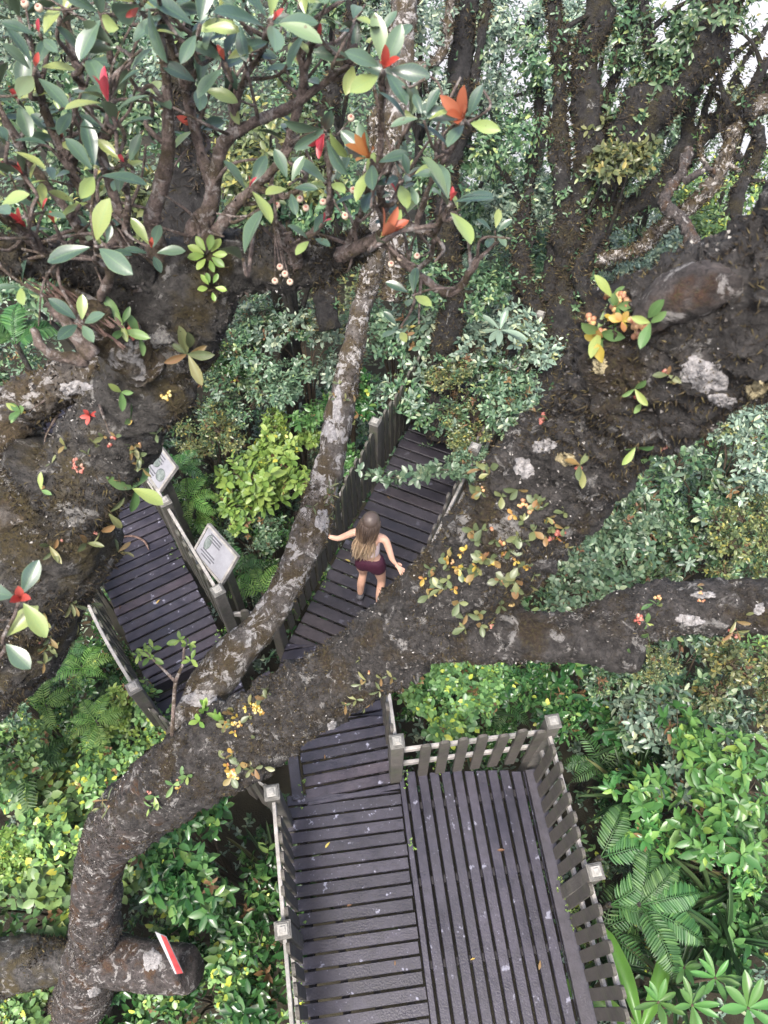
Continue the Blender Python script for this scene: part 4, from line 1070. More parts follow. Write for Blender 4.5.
# ------------------------------------------------------------------ information boards
def board(label, ci, co, zi, zo, pic):
    """ci: two corners on the walkway side, co: two outer corners"""
    a, b = on_z(*ci[0], zi), on_z(*ci[1], zi); d, c = on_z(*co[0], zo), on_z(*co[1], zo)
    cen = (a + b + c + d) / 4; x = nrm(b - a); y = nrm((d - a) - x * np.dot(d - a, x)); n = np.cross(x, y); n = n if n[2] > 0 else -n
    hw, hh = (np.linalg.norm(b - a) + np.linalg.norm(c - d)) / 4, (np.dot(d - a, y) + np.dot(c - b, y)) / 4
    t = thing('information_board', label, 'sign', (0, 0, 0))
    MB().add(*box(cen - n * .012, x * hw, y * hh, n * .012)).build('panel', M['panel'], t, False)
    mb = MB()
    for sx in (-1, 1): mb.add(*box(cen + x * sx * (hw + .012) - n * .008, x * .012, y * (hh + .024), n * .02))
    for sy in (-1, 1): mb.add(*box(cen + y * sy * (hh + .012) - n * .008, x * (hw + .024), y * .0119, n * .0198))
    mb.build('frame', M['rail'], t, False)
    mb = MB()                                  # printing too small to read
    for k in range(9):
        if pic and .25 < k / 9 < .6: continue
        w_ = hw * (.32 + .2 * random.random())
        mb.add(*box(cen + y * hh * (.80 - k * .19) + x * hw * .30 + n * .0015, x * w_, y * .0065, n * .001))
    mb.build('printed_text', M['ink'], t, False)
    mb = MB()
    for (u, v, a_, b_) in pic:
        V, F = ball((0, 0, 0), 1, 14, 6); V = cen + n * .0016 + x * (u * hw) + y * (v * hh) + V[:, :1] * x * a_ * hw + V[:, 1:2] * y * b_ * hh + V[:, 2:] * n * .001
        mb.add(V, F)
    mb.build('printed_picture', M['print_green'], t)
    for sx in (-.6, .6):
        p = cen + x * sx * hw - n * .03 - rz * .05; g = float(ground_z(p[0], p[1]))
        MB().add(*box(np.array((p[0], p[1], (p[2] + g) / 2)), x * .035, nrm(np.array((y[0], y[1], 0))) * .035, rz * (p[2] - g) / 2)).build('post', M['dark_picket'], t, False)
board('pale information board with a dark curved picture, lower of two beside the left walkway', ((219, 580), (194, 551)), ((236, 560), (212, 526)), .70, .92, [(.62, .2, .2, .55)])
board('information board with green grey photos, upper one half behind the mossy tree', ((157, 492), (138, 466)), ((175, 468), (158, 445)), .70, .92, [(.3, .3, .4, .4), (-.5, -.1, .35, .4), (.5, -.5, .25, .25)])
# ------------------------------------------------------------------ the woman on the upper walkway
def skinmat():
    return simple('skin', [(.3, (.50, .29, .20)), (.7, (.60, .37, .27))], .5, 12)
def hairmat():
    m, nt, nd, lk = newmat('ombre_hair')
    tc = nd.new('ShaderNodeTexCoord'); sp = nd.new('ShaderNodeSeparateXYZ'); lk.new(tc.outputs['Object'], sp.inputs[0])
    g = nd.new('ShaderNodeNewGeometry')
    v = mathn(nd, lk, 'ADD', mathn(nd, lk, 'MULTIPLY', mathn(nd, lk, 'SUBTRACT', 1.08, sp.outputs[2]), 1.75), mathn(nd, lk, 'MULTIPLY', g.outputs['Random Per Island'], .22))
    r = ramp(nd, [(.0, (.10, .075, .062)), (.32, (.055, .036, .026)), (.55, (.15, .10, .065)), (.8, (.38, .27, .17)), (1, (.50, .37, .24))]); lk.new(v, r.inputs[0])
    p = nd.new('ShaderNodeBsdfPrincipled'); lk.new(r.outputs[0], p.inputs['Base Color']); p.inputs['Roughness'].default_value = .42
    o = nd.new('ShaderNodeOutputMaterial'); lk.new(p.outputs[0], o.inputs[0]); return m
M['skin'] = skinmat(); M['hair'] = hairmat()
M['shorts'] = simple('maroon_shorts', [(.3, (.034, .005, .016)), (.7, (.060, .010, .026))], .75, 40, .2)
M['top'] = simple('pale_pink_top', [(.3, (.62, .47, .46)), (.7, (.74, .62, .60))], .8, 30, .2)
M['eye'] = simple('eye', [(0, (.03, .02, .015)), (1, (.03, .02, .015))], .2)
M['shoe'] = simple('shoe', [(.3, (.06, .06, .07)), (.7, (.12, .12, .13))], .7, 30)

def skinned(name, verts, edges, radii, mat, parent=None, root=0, sub=2):
    me = bpy.data.meshes.new(name); me.from_pydata([tuple(v) for v in verts], edges, [])
    o = link(name, me, parent); me.materials.append(mat)
    sk = o.modifiers.new('skin', 'SKIN'); sk.use_smooth_shade = True; sk.branch_smoothing = .6
    for i, d in enumerate(me.skin_vertices[0].data):
        d.radius = radii[i] if hasattr(radii[i], '__len__') else (radii[i], radii[i]); d.use_root = (i == root)
    s = o.modifiers.new('smooth', 'SUBSURF'); s.levels = sub; s.render_levels = sub
    return o

def person():
    fz = ZE + .002
    H = {}
    foot = (on_z(360, 602, fz) + on_z(386, 598, fz)) / 2
    fw = nrm(np.array((.30, .95, 0))); rt = np.array((fw[1], -fw[0], 0))       # facing up the walkway
    b = np.array((foot[0] - .02, foot[1] + .02, fz))
    J = lambda r, f, z: b + rt * r + fw * f + rz * z
    lh = on_z(322, 535, ZE + 1.04); rh = on_z(401, 570, ZE + 1.02)
    V, E_, Rr = [], [], []
    def a(p, r, par=None):
        V.append(np.asarray(p)); Rr.append(r)
        if par is not None: E_.append((par, len(V) - 1))
        return len(V) - 1
    pel = a(J(0, 0, .86), (.118, .095))
    wa = a(J(0, .01, 1.0), (.096, .078), pel); ch = a(J(0, .035, 1.16), (.110, .084), wa); sc = a(J(0, .05, 1.29), (.094, .068), ch)
    nk = a(J(0, .06, 1.365), .048, sc); hd = a(J(0, .075, 1.435), .058, nk); h2 = a(J(0, .085, 1.50), (.078, .09), hd); h3 = a(J(0, .08, 1.56), (.070, .082), h2); h4 = a(J(0, .075, 1.60), .04, h3)
    for s, hand, fdir in ((-1, lh, None), (1, rh, None)):
        sh = a(J(s * .155, .045, 1.275), .043, sc); S = V[sh]
        el = (S + hand) / 2 + np.array((0, 0, -.06)) - fw * .03
        hl = np.linalg.norm(hand - S)
        mid = a(S + (el - S) * .5, .036, sh); e = a(el, .030, mid); fa = a(el + (hand - el) * .45, .029, e)
        d = nrm(hand - el)
        wr = a(hand - d * .09, .023, fa); pm = a(hand - d * .03, (.032, .020), wr)
        side = nrm(np.cross(d, rz)); dn = np.array((0, 0, -1.0))
        for k in range(4):
            o_ = side * (k - 1.5) * .021; L = (.034, .04, .037, .028)[k]
            f1 = a(V[pm] + d * .045 + o_ + rz * .004, .0095, pm); f2 = a(V[f1] + d * L * .8 + dn * .012, .0085, f1); a(V[f2] + d * L * .3 + dn * L * .8, .0075, f2)
        sd = -side * s if s < 0 else -side
        t1 = a(V[wr] + d * .03 + sd * .035 - rz * .005, .012, wr); t2 = a(V[t1] + d * .03 + sd * .012 + dn * .012, .010, t1)
    for s, kn, an in ((-1, (-.10, .06, .46), (-.12, -.03, .09)), (1, (.12, .02, .46), (.13, -.12, .09))):
        hp = a(J(s * .085, 0, .80), (.080, .086), pel); th = a(J(s * .098, .02, .64), .070, hp); k = a(J(*kn), .047, th)
        cf = a(J((kn[0] + an[0]) / 2, (kn[1] + an[1]) / 2 - .02, .32), .050, k); ak = a(J(*an), .035, cf)
    root = thing('person', 'woman with long ombre hair, pale top and maroon shorts holding both railings', 'person', b)
    root.location = (0, 0, 0)
    body = skinned('body', V, E_, Rr, M['skin'], root)
    # face (she looks up the walkway)
    c = J(0, .085, 1.49)
    mb = MB()
    mb.add(*tube(np.array([c + fw * .082 + rz * .015, c + fw * .100 - rz * .012, c + fw * .094 - rz * .026]), np.array([.008, .013, .009]), 8), 0)
    for s in (-1, 1):
        mb.add(*ball(c + fw * .080 + rt * s * .031 + rz * .016, .011, 8, 6), 1)
        mb.add(*ball(c + rt * s * .078 - rz * .005 + fw * .0, (.012, .022, .03), 8, 6), 0)
    mb.add(*ball(c + fw * .083 - rz * .048, (.022, .010, .007), 8, 6), 2)
    mb.build('face', [M['skin'], M['eye'], M['bulb_r']], body)
    # clothes
    skinned('top', [J(0, .008, .965), J(0, .02, 1.06), J(0, .035, 1.16), J(0, .045, 1.235), J(-.075, .05, 1.31), J(.075, .05, 1.31)], [(0, 1), (1, 2), (2, 3), (3, 4), (3, 5)],
            [(.102, .086), (.106, .089), (.119, .094), (.106, .080), (.026, .052), (.026, .052)], M['top'], root)
    skinned('shorts', [J(0, 0, .98), J(0, 0, .87), J(-.088, 0, .79), J(-.10, .018, .66), J(.088, 0, .79), J(.102, .015, .66)], [(0, 1), (1, 2), (2, 3), (1, 4), (4, 5)],
            [(.116, .098), (.146, .124), (.104, .112), .098, (.104, .112), .098], M['shorts'], root)
    for s, (r, f, z) in ((-1, (-.12, -.03, 0)), (1, (.13, -.12, 0))):
        P = [J(r, f - .055, .045), J(r, f + .02, .055), J(r, f + .10, .04), J(r, f + .16, .032)]
        skinned('shoe', P, [(0, 1), (1, 2), (2, 3)], [.042, .044, .038, .028], M['shoe'], root)
    # hair: a cap over the skull and strands falling down the back
    mb = MB(); hc = J(0, .070, 1.525)
    v, f = ball((0, 0, 0), 1, 22, 14)
    v = hc + rt * v[:, :1] * .090 + fw * v[:, 1:2] * .098 - fw * .012 + rz * v[:, 2:] * .10
    mb.add(v, f)
    for i in range(230):
        u = rng.uniform(-1, 1); w_ = rng.uniform(0, 1); ang = u * 1.9
        top = hc + rz * (.085 + .012 * w_) + rt * u * .02 - fw * .02 * w_
        back = hc - fw * math.cos(ang * .75) * (.098 + .014 * w_) + rt * math.sin(ang * .75) * (.092 + .012 * w_) + rz * .0
        nape = hc - fw * (.105 * math.cos(ang * .6) + .012 + .02 * w_) + rt * (u * .088 - .02) - rz * .16
        L = rng.uniform(.34, .54)
        low = hc - fw * (.10 + .035 * w_) + rt * (u * .095 - .055) - rz * (.16 + L * .5)
        end = hc - fw * (.085 + .05 * w_) + rt * (u * .085 - .085 + rng.normal(0, .024)) - rz * (.13 + L)
        wv_ = rng.normal(0, .012, 3)
        K = catmull(np.array([top, back, nape + wv_, low - wv_ * 1.5, end]), 12)
        mb.add(*tube(K, np.array([.006, .008, .009, .010, .010, .010, .010, .009, .008, .007, .005, .002]) * rng.uniform(.45, 1.1), 5))
    mb.build('hair', M['hair'], root)
person()
# ------------------------------------------------------------------ shrubs, ferns and other plants
def blob_shoots(n, rx, rz_, blobs, g, top=.15, hc=0.0):
    """points and axes on a cluster of lobes"""
    C, S = [], []
    for i in range(blobs):
        a = g.uniform(0, 6.28); q = math.sqrt(g.random()) * .85
        C.append((math.cos(a) * q * rx, math.sin(a) * q * rx, g.uniform(-.35, .55) * rz_)); S.append(g.uniform(.22, .55))
    C, S = np.array(C), np.array(S)
    i = g.integers(0, blobs, n)
    D = nrm(g.normal(0, 1, (n, 3))); D[:, 2] = np.where(D[:, 2] < -top, -D[:, 2] * .6, D[:, 2]); D = nrm(D)
    P = C[i] + D * (S[i] * g.uniform(.40, 1.0, n) ** 1.0 * np.where(g.random(n) < .16, g.uniform(1.1, 1.45, n), 1))[:, None] * np.array((rx, rx, rz_ * 1.1))
    A = nrm(D + np.array((0, 0, .7)) + g.normal(0, .25, (n, 3)))
    P[:, 2] += hc
    return P, A, C + np.array((0, 0, hc))

KIND = {  # rx, rz, blobs, shoots, leaves, L, W, tilt, rings, height of crown centre, material
 'round': (.55, .34, 8, 230, 5, .105, .078, (52, 82), 2, .75, 'round'),
 'glossy': (.50, .34, 7, 90, 6, .15, .070, (45, 82), 3, .75, 'glossy'),
 'bright': (.48, .36, 8, 150, 6, .105, .062, (45, 80), 2, .9, 'bright'),
 'blue': (.55, .38, 9, 230, 6, .088, .052, (45, 82), 2, .85, 'blue'),
 'fine': (.60, .45, 9, 300, 6, .076, .038, (40, 80), 2, .85, 'fine'),
 'olive': (.48, .38, 8, 300, 6, .060, .032, (35, 75), 2, .85, 'olive'),
 'palmate': (.62, .40, 8, 60, 6, .165, .072, (60, 86), .6, 1.0, 'palmate'),
 'broad': (.50, .30, 6, 70, 5, .190, .092, (45, 80), 2, .8, 'broad'),
 'grey': (.62, .45, 9, 230, 6, .10, .050, (42, 80), 2, .9, 'grey'),
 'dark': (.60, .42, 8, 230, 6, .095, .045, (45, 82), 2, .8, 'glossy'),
}
MIX = {'round': ('bright', .07, .04), 'glossy': ('round', .08, .06), 'bright': ('round', .07, .045), 'blue': ('fine', .06, .03), 'fine': ('grey', .09, .04), 'olive': ('fine', .06, .03),
       'palmate': ('glossy', .09, .045), 'broad': ('fine', .07, .03), 'grey': ('olive', .06, .03), 'dark': ('round', .07, .05)}
M['dead'] = leafmat('dead_leaf', [(0, (.06, .03, .012)), (.6, (.12, .065, .025)), (1, (.18, .11, .05))], .7, .1)
FOL = {}
def foliage_of(kind, var):
    key = (kind, var)
    if key in FOL: return FOL[key]
    rx, rz_, nb, ns, k, L, W, tilt, rings, hc, mat = KIND[kind]
    g = np.random.default_rng(abs(hash(kind)) % 1000 if False else sum(map(ord, kind)) * 7 + var)
    P, A, C = blob_shoots(ns, rx, rz_, nb, g, hc=hc)
    # most shoots are the shrub's own; some belong to what grows through it, a few are dead
    other, oL, oW = MIX[kind]
    pick = g.random(ns); own = pick < .80; oth = (pick >= .80) & (pick < .96); dead = pick >= .96
    pp = []
    for sel, l_, w_, mi in ((own, L, W, 0), (oth, oL, oW, 1), (dead, L * .8, W * .7, 2)):
        if sel.any():
            v, f, _ = shoots(P[sel], A[sel], k, l_, w_, tilt, .05, rings, .3, .32, LEAF_S, g); pp.append((v, f, mi))
    me = make_mesh('foliage', pp)
    for m_ in (mat, other, 'dead'): me.materials.append(M[m_])
    ps = []
    for c in C:
        q = catmull(np.array([(g.normal(0, .03), g.normal(0, .03), -1.3), c * np.array((.25, .25, .3)), c * np.array((.7, .7, .75)), c]), 10)
        v, f = tube(q, np.linspace(.018, .007, 10), 6); ps.append((v, f, 0))
    for i in range(0, ns, 2):
        c = C[np.argmin(np.linalg.norm(C - P[i], axis=1))]
        q = np.array([c, (c + P[i]) / 2 + (0, 0, .03), P[i]]); v, f = tube(q, np.array([.006, .004, .003]), 4, cap=False); ps.append((v, f, 0))
    st = make_mesh('stem', ps); st.materials.append(M['stem'])
    FOL[key] = (me, st, hc); return FOL[key]

def inside(x, y, poly, m=0.0):
    P = poly; c = P.mean(0); P = c + (P - c) * (1 + m / np.maximum(np.linalg.norm(P - c, axis=1, keepdims=True), .1))
    s = np.zeros(np.shape(x), bool); n = len(P)
    for i in range(n):
        a, b = P[i], P[(i + 1) % n]
        cr = ((a[1] > y) != (b[1] > y)) & (x < (b[0] - a[0]) * (y - a[1]) / (b[1] - a[1] + 1e-12) + a[0])
        s ^= cr
    return s

def stand(px, py, h):
    """where the ray through a picture point is h above the ground"""
    d = ray(px, py); t = np.linspace(2, 60, 3000); P = CAM + d * t[:, None]
    k = np.argmax(P[:, 2] <= ground_z(P[:, 0], P[:, 1]) + h)
    return P[k]

SHRUBGROUP = {}
def shrub(kind, px, py, sc, label, h=None, group=None, name='shrub', z=None):
    """z: height of the crown centre above the lower deck; otherwise it stands at its own height on the ground"""
    me, st, hc = foliage_of(kind, random.randint(0, 2))
    P = on_z(px, py, z) if z is not None else stand(px, py, (hc + .15) * sc if h is None else h)
    r = thing(name, label, 'shrub', P - rz * hc * sc, random.uniform(0, 6.28), group or 'shrubs round the boardwalk')
    r.scale = (sc * random.uniform(.92, 1.08), sc * random.uniform(.92, 1.08), sc)
    link('foliage', me, r); link('stem', st, r)
    return r

S = shrub
# bottom left
S('round', 62, 830, 1.15, 'biggest pale green round leaved bush at the left edge beside the bent trunk', z=-.45)
S('round', 30, 760, 1.0, 'round leaved bush at the left edge just above the big pale bush', z=-.5)
S('round', 130, 735, .75, 'light round leaved bush tucked under the bend of the mossy limb', z=-.1)
S('round', 25, 905, 1.0, 'round leaved bush below the big pale bush at the left edge', z=-.6)
S('round', 150, 885, .8, 'pale round leaved bush directly right of the bent trunk', z=-.55)
S('round', 95, 775, .9, 'round leaved bush left of the trunk bend with yellow leaves', z=-.45)
S('bright', 112, 715, .55, 'small lime green bush between the left walkway corner and the limb', z=0)
S('glossy', 205, 850, .95, 'dark glossy bush with long leaves below the mossy limb', z=.15)
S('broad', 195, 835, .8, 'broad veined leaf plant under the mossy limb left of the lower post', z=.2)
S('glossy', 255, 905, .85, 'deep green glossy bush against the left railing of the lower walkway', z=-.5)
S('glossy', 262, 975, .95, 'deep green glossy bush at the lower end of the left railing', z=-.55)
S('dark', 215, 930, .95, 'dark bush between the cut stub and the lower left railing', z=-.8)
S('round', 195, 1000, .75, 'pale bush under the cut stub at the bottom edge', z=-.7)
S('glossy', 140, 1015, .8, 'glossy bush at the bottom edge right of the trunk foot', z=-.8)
S('round', 40, 1005, .7, 'pale bush at the bottom left corner beside the mossy log', z=-.7)
S('bright', 20, 850, .6, 'lime tinted bush at the left edge in the middle of the round leaved bushes', z=-.25)
# left
S('fine', 30, 690, .8, 'fine dark shrub at the left edge under the big mossy trunk', z=-.4)
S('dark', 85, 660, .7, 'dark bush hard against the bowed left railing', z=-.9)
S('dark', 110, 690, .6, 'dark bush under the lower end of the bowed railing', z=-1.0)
S('fine', 20, 735, .8, 'fine leaved dark shrub below the mossy trunk base', z=-.8)
S('fine', 10, 690, .55, 'small leaved shrub growing on the foot of the mossy trunk at the left edge', z=1.0)
S('round', 15, 745, .7, 'pale round leaved bush hiding the foot of the mossy trunk', z=.3)
S('dark', 55, 715, .6, 'dark shrub between the free standing fern and the mossy trunk foot', z=.1)
S('round', 70, 790, .9, 'round leaved bush filling the space under the free standing fern', z=-.2)
# between the walkways
S('bright', 268, 466, 1.35, 'bright yellow green bush between the left walkway and the thin limb', z=-.25)
S('bright', 240, 500, .95, 'lower part bush of bright yellow green leaves behind the information boards', z=-.4)
S('bright', 296, 440, .9, 'bright bush touching the thin limb above the yellow green bush', z=-.1)
S('olive', 212, 440, .95, 'grey olive bush with yellow tips left of the bright bush', z=-.2)
S('fine', 235, 390, 1.0, 'narrow leaved dark climber under the hanging mossy limb', z=0)
S('fine', 215, 415, .8, 'narrow leaved shrub between the mossy limb and the olive bush', z=-.3)
S('blue', 288, 392, .75, 'pale grey green leafy shrub behind the thin limb, upper middle', z=.3)
S('broad', 300, 420, .6, 'large leaved plant half hidden behind the thin limb', z=.1)
S('blue', 250, 535, .75, 'bluish bush behind the lower information board', z=-.8)
S('dark', 270, 545, .8, 'dark bush between the lower information board and the thin limb', z=-.9)
S('dark', 200, 510, .7, 'dark bush under the upper information board', z=-1.0)
S('fine', 250, 585, .7, 'dark shrub beneath the ferns by the linking railing', z=-1.2)
S('glossy', 350, 395, .8, 'dark green bush outside the left railing at the far end of the upper walkway', z=-.3)
S('broad', 352, 455, .5, 'broad leaf plant poking through the railing left of the woman', z=-.1)
S('fine', 262, 335, 1.0, 'dark shrub in the gap below the seed cups', z=.3)
S('grey', 305, 345, .9, 'grey green shrub left of the upper part of the thin limb', z=.4)
S('dark', 235, 350, .8, 'dark shrub just right of the hanging mossy limb', z=.1)
S('fine', 20, 375, .9, 'dark shrub under the tree fern fronds at the left edge', z=.3)
# far end of the upper walkway
S('fine', 420, 385, 1.0, 'leafy shrub closing the far end of the upper walkway', z=.2)
S('blue', 395, 335, 1.1, 'silvery shrub above the far end of the left railing', z=.3)
S('grey', 450, 350, 1.2, 'grey green shrub at the foot of the mossy post like trunk', z=.4)
S('blue', 470, 470, .55, 'bluish shrub leaning over the right railing of the upper walkway', z=.35)
S('olive', 465, 430, .8, 'olive shrub covered in small leaves beside the right railing', z=.35)
S('fine', 480, 395, 1.0, 'fine leaved shrub behind the upper edge of the thick limb', z=.5)
S('grey', 505, 360, 1.1, 'grey shrub under the strap leaved plant', z=.4)
S('blue', 515, 410, .9, 'pale bluish shrub at the upper edge of the thick limb', z=.5)
S('olive', 455, 385, .7, 'yellowish shrub at the top right of the upper walkway', z=.6)
# right of the thick limb
S('blue', 590, 560, 1.15, 'pale blue green bush in the fork between the thick limb and the right limb', z=-.2)
S('blue', 620, 520, 1.0, 'pale bluish bush just right of the thick limb', z=-.3)
S('blue', 575, 585, .8, 'pale bush touching the top of the right limb near the fork', z=.2)
S('fine', 660, 500, 1.3, 'dark fine leaved shrub below the underside of the thick limb', z=-.5)
S('fine', 720, 475, 1.3, 'dark shrub at the right edge below the thick limb', z=-.4)
S('grey', 745, 455, .9, 'pale leaved shrub at the right edge under the tan lichen', z=.3)
S('fine', 690, 550, 1.2, 'fine leaved shrub above the middle of the right limb', z=-.5)
S('olive', 735, 560, 1.0, 'yellowish shrub above the end of the right limb', z=-.2)
S('fine', 640, 560, 1.0, 'dark shrub between the pale bush and the right limb', z=-.8)
S('olive', 760, 520, .9, 'olive shrub at the right edge above the right limb', z=-.2)
# below the right limb
S('round', 440, 700, .85, 'bright round leaved bush just right of the railing under the limb fork', z=-.4)
S('dark', 430, 690, .8, 'dark green bush at the left end under the right limb', z=-.6)
S('round', 475, 680, .7, 'light green bush under the middle of the limb fork', z=-.3)
S('dark', 520, 690, .95, 'dark bush under the right limb above the picket corner', z=-.6)
S('glossy', 590, 700, 1.0, 'dark glossy bush under the broken stub', z=-.7)
S('dark', 480, 725, .7, 'dark bush right behind the short picket railing', z=-1.2)
S('fine', 620, 690, .8, 'fine leaved shrub hanging below the broken stub', z=-.2)
S('fine', 690, 690, 1.2, 'grey green fine shrub below the end of the right limb', z=-.2)
S('olive', 735, 680, 1.0, 'olive shrub with pinkish tips at the right edge under the limb', z=0)
S('olive', 650, 665, .45, 'small tan leaved shrub just under the right limb', z=.3)
S('grey', 680, 735, 1.0, 'dull green shrub of medium leaves above the bright palmate shrub', z=-.3)
S('dark', 630, 745, .9, 'dark shrub between the picket corner and the bright palmate shrub', z=-.8)
# right side
S('palmate', 690, 790, 1.0, 'bright green shrub with palm like leaf clusters on the right', z=.1)
S('palmate', 735, 745, .8, 'bright palmate shrub at the right edge', z=.3)
S('palmate', 655, 820, .75, 'bright palmate shrub leaning towards the right railing', z=-.2)
S('palmate', 745, 820, .8, 'palmate shrub at the right edge below the biggest bright one', z=-.1)
S('palmate', 720, 855, .6, 'small bright palmate shrub above the dark long leaved plants', z=0)
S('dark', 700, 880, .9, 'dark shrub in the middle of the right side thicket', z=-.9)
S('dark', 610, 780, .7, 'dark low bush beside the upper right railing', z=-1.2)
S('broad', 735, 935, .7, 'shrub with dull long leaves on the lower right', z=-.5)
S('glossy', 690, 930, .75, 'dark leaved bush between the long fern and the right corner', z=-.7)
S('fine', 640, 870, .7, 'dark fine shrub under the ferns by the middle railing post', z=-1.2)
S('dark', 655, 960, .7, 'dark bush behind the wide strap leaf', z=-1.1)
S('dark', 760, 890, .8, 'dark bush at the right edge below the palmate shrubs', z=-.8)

# ---- ferns
def frond(Lf, g, arch=.5, npair=24, lp=.105, w=.115, rise=.7):
    """one arching frond along +x from the origin"""
    t = np.linspace(0, 1, 26)
    x = Lf * (t * (1 - .18 * t)); z = Lf * (rise * t - (rise + arch) * t ** 2 * .75)
    path = np.c_[x, np.zeros_like(x), z]
    V, F = tube(path, np.linspace(.006, .0015, 26), 5)
    T = nrm(np.gradient(path, axis=0))
    P, D, N, L = [], [], [], []
    for i in range(npair):
        u = .10 + .88 * i / npair; k = u * 25; a = int(k)
        p = path[a] + (path[min(a + 1, 25)] - path[a]) * (k - a)
        ln = Lf * lp * 2.2 * math.sin(math.pi * min(1, .12 + u * .93)) ** .8 * (1 - .35 * u)
        up = np.array((-T[a][2], 0, T[a][0]))
        for s in (-1, 1):
            d = np.array((0, s, 0)) + T[a] * .45 - up * .10 + g.normal(0, .05, 3)
            P.append(p); D.append(d); N.append(up + g.normal(0, .1, 3)); L.append(max(ln, .012))
    L = np.array(L)
    v, f, _ = leaves(np.array(P), np.array(D), np.array(N), L, np.minimum(L * w * 1.25, .03), LEAF_S)
    return (V, F), (v, f)

def rot(v, a, b=0.0):
    c, s = math.cos(a), math.sin(a); v = v @ np.array(((math.cos(b), 0, math.sin(b)), (0, 1, 0), (-math.sin(b), 0, math.cos(b)))).T
    return v @ np.array(((c, -s, 0), (s, c, 0), (0, 0, 1))).T

def fern(px, py, z, Lf, label, mat='fern', dirs=None, n=5, arch=.5, npair=15, lp=.105, w=.17):
    c = on_z(px, py, z); g = np.random.default_rng(px * 31 + py)
    r = thing('fern', label, 'fern', c, 0, 'ferns round the boardwalk')
    A = [R(d) for d in dirs] if dirs is not None else [i * 2 * math.pi / n + g.normal(0, .2) for i in range(n)]
    for a in A:
        (V, F), (v, f) = frond(Lf * g.uniform(.8, 1.1), g, arch * g.uniform(.8, 1.2), npair, lp, w)
        b = g.normal(0, .12)
        o = MB().add(rot(V, a, b), F).add(rot(v, a, b), f).build('frond', M[mat], r)
    g0 = float(ground_z(c[0], c[1]))
    MB().add(*tube(np.array([(0, 0, min(-.1, g0 - c[2])), (.01, .01, -.03), (0, 0, .01)]), np.array([.03, .03, .02]), 8)).build('rootstock', M['bark_old'], r)
fern(96, 722, .25, .42, 'bright fern standing free left of the mossy limb', 'fern_bright', n=8)
fern(82, 668, .1, .42, 'bright fern below the big mossy trunk beside the bowed railing', 'fern_bright', (-150, -100, -60, -20, 20, 70, 150))
fern(66, 650, .1, .36, 'darker fern on the lower edge of the mossy trunk', 'fern', (-120, -80, -40, 0, 40))
fern(30, 770, -.05, .6, 'dull fern spread among the round leaved bushes', 'fern', n=6)
fern(188, 500, .0, .50, 'bright fern between the two information boards', 'fern_bright', (60, 100, 140, 20, -30, -80))
fern(196, 520, -.2, .42, 'smaller bright fern just below the upper information board', 'fern_bright', (-160, -20, 20, 60, -60))
fern(262, 592, -.1, .55, 'bright fern beside the thin limb left of the woman', 'fern_bright', (60, 110, 150, 190, 20, -30))
fern(240, 575, -.25, .55, 'dark fern under the lower information board', 'fern', (60, 110, 150, 190, 20, -30))
fern(600, 858, -.2, .85, 'long dark green fern frond leaning out by the right railing post', 'fern', (58, 12), arch=.3, npair=26)
fern(610, 905, -.25, .85, 'long fern reaching to the right below the right railing post', 'fern', (5, -18, 28), arch=.3, npair=26)
fern(600, 930, -.6, .6, 'fern low beside the lower right railing', 'fern', (-40, -10, 20, 60), arch=.4)
fern(15, 345, 1.3, .75, 'large dark tree fern fronds at the left edge above the mossy trunk', 'fern', (60, 95, 20, 130, 160), arch=.3, npair=34, lp=.12)
fern(600, 765, -.8, .5, 'small dark fern beside the picket corner', 'fern', n=6)
fern(505, 705, -1.0, .5, 'dark fern behind the short picket railing', 'fern', n=6)

fern(45, 705, .3, .38, 'bright fern at the foot of the mossy trunk left of the free standing fern', 'fern_bright', n=7)
fern(120, 690, -.3, .36, 'dark fern between the bowed railing and the free standing fern', 'fern', n=6)
fern(180, 470, .1, .42, 'fern beside the upper information board under the mossy limb', 'fern', (20, 60, 100, -20, 140))
fern(640, 905, -.1, .7, 'feathery fern to the right of the long fern by the pickets', 'fern', (10, 40, -30, 70, -70), arch=.35, npair=26)
# ---- strap leaved and star shaped plants
def strapplant(px, py, z, n, L, W, label, mat='strap', name='strap_leaf_plant', el=(30, 70), az=None, parts=True, curl=LEAF_STRAP):
    c = on_z(px, py, z); g = np.random.default_rng(px * 17 + py)
    r = thing(name, label, 'plant', c, 0)
    mb = MB()
    for i in range(n):
        a = R(az[i]) if az else i * 2.399 + g.normal(0, .2); e = R(g.uniform(*el))
        D = np.array((math.cos(a) * math.cos(e), math.sin(a) * math.cos(e), math.sin(e))); N = np.array((-math.cos(a) * math.sin(e), -math.sin(a) * math.sin(e), math.cos(e)))
        l = L * g.uniform(.8, 1.1)
        v, f, uv = leaves(np.array([(0, 0, 0.0)]), D[None], N[None], l, W * g.uniform(.85, 1.1), curl)
        if parts: MB().add(v, f, 0, uv).build('leaf', M[mat], r, uv=True)
        else: mb.add(v, f, 0, uv)
    if not parts: mb.build('foliage', M[mat], r, uv=True)
    g0 = float(ground_z(c[0], c[1]))
    MB().add(*tube(np.array([(0, 0, g0 - c[2]), (.01, 0, (g0 - c[2]) / 2), (0, 0, .01)]), np.array([.02, .018, .012]), 8)).build('stem', M['stem'], r)
    return r
strapplant(640, 1032, -.45, 3, .78, .17, 'tall plant with one wide pale strap leaf beside the lower right railing', 'strap', az=(104, 60, 150), el=(20, 34))
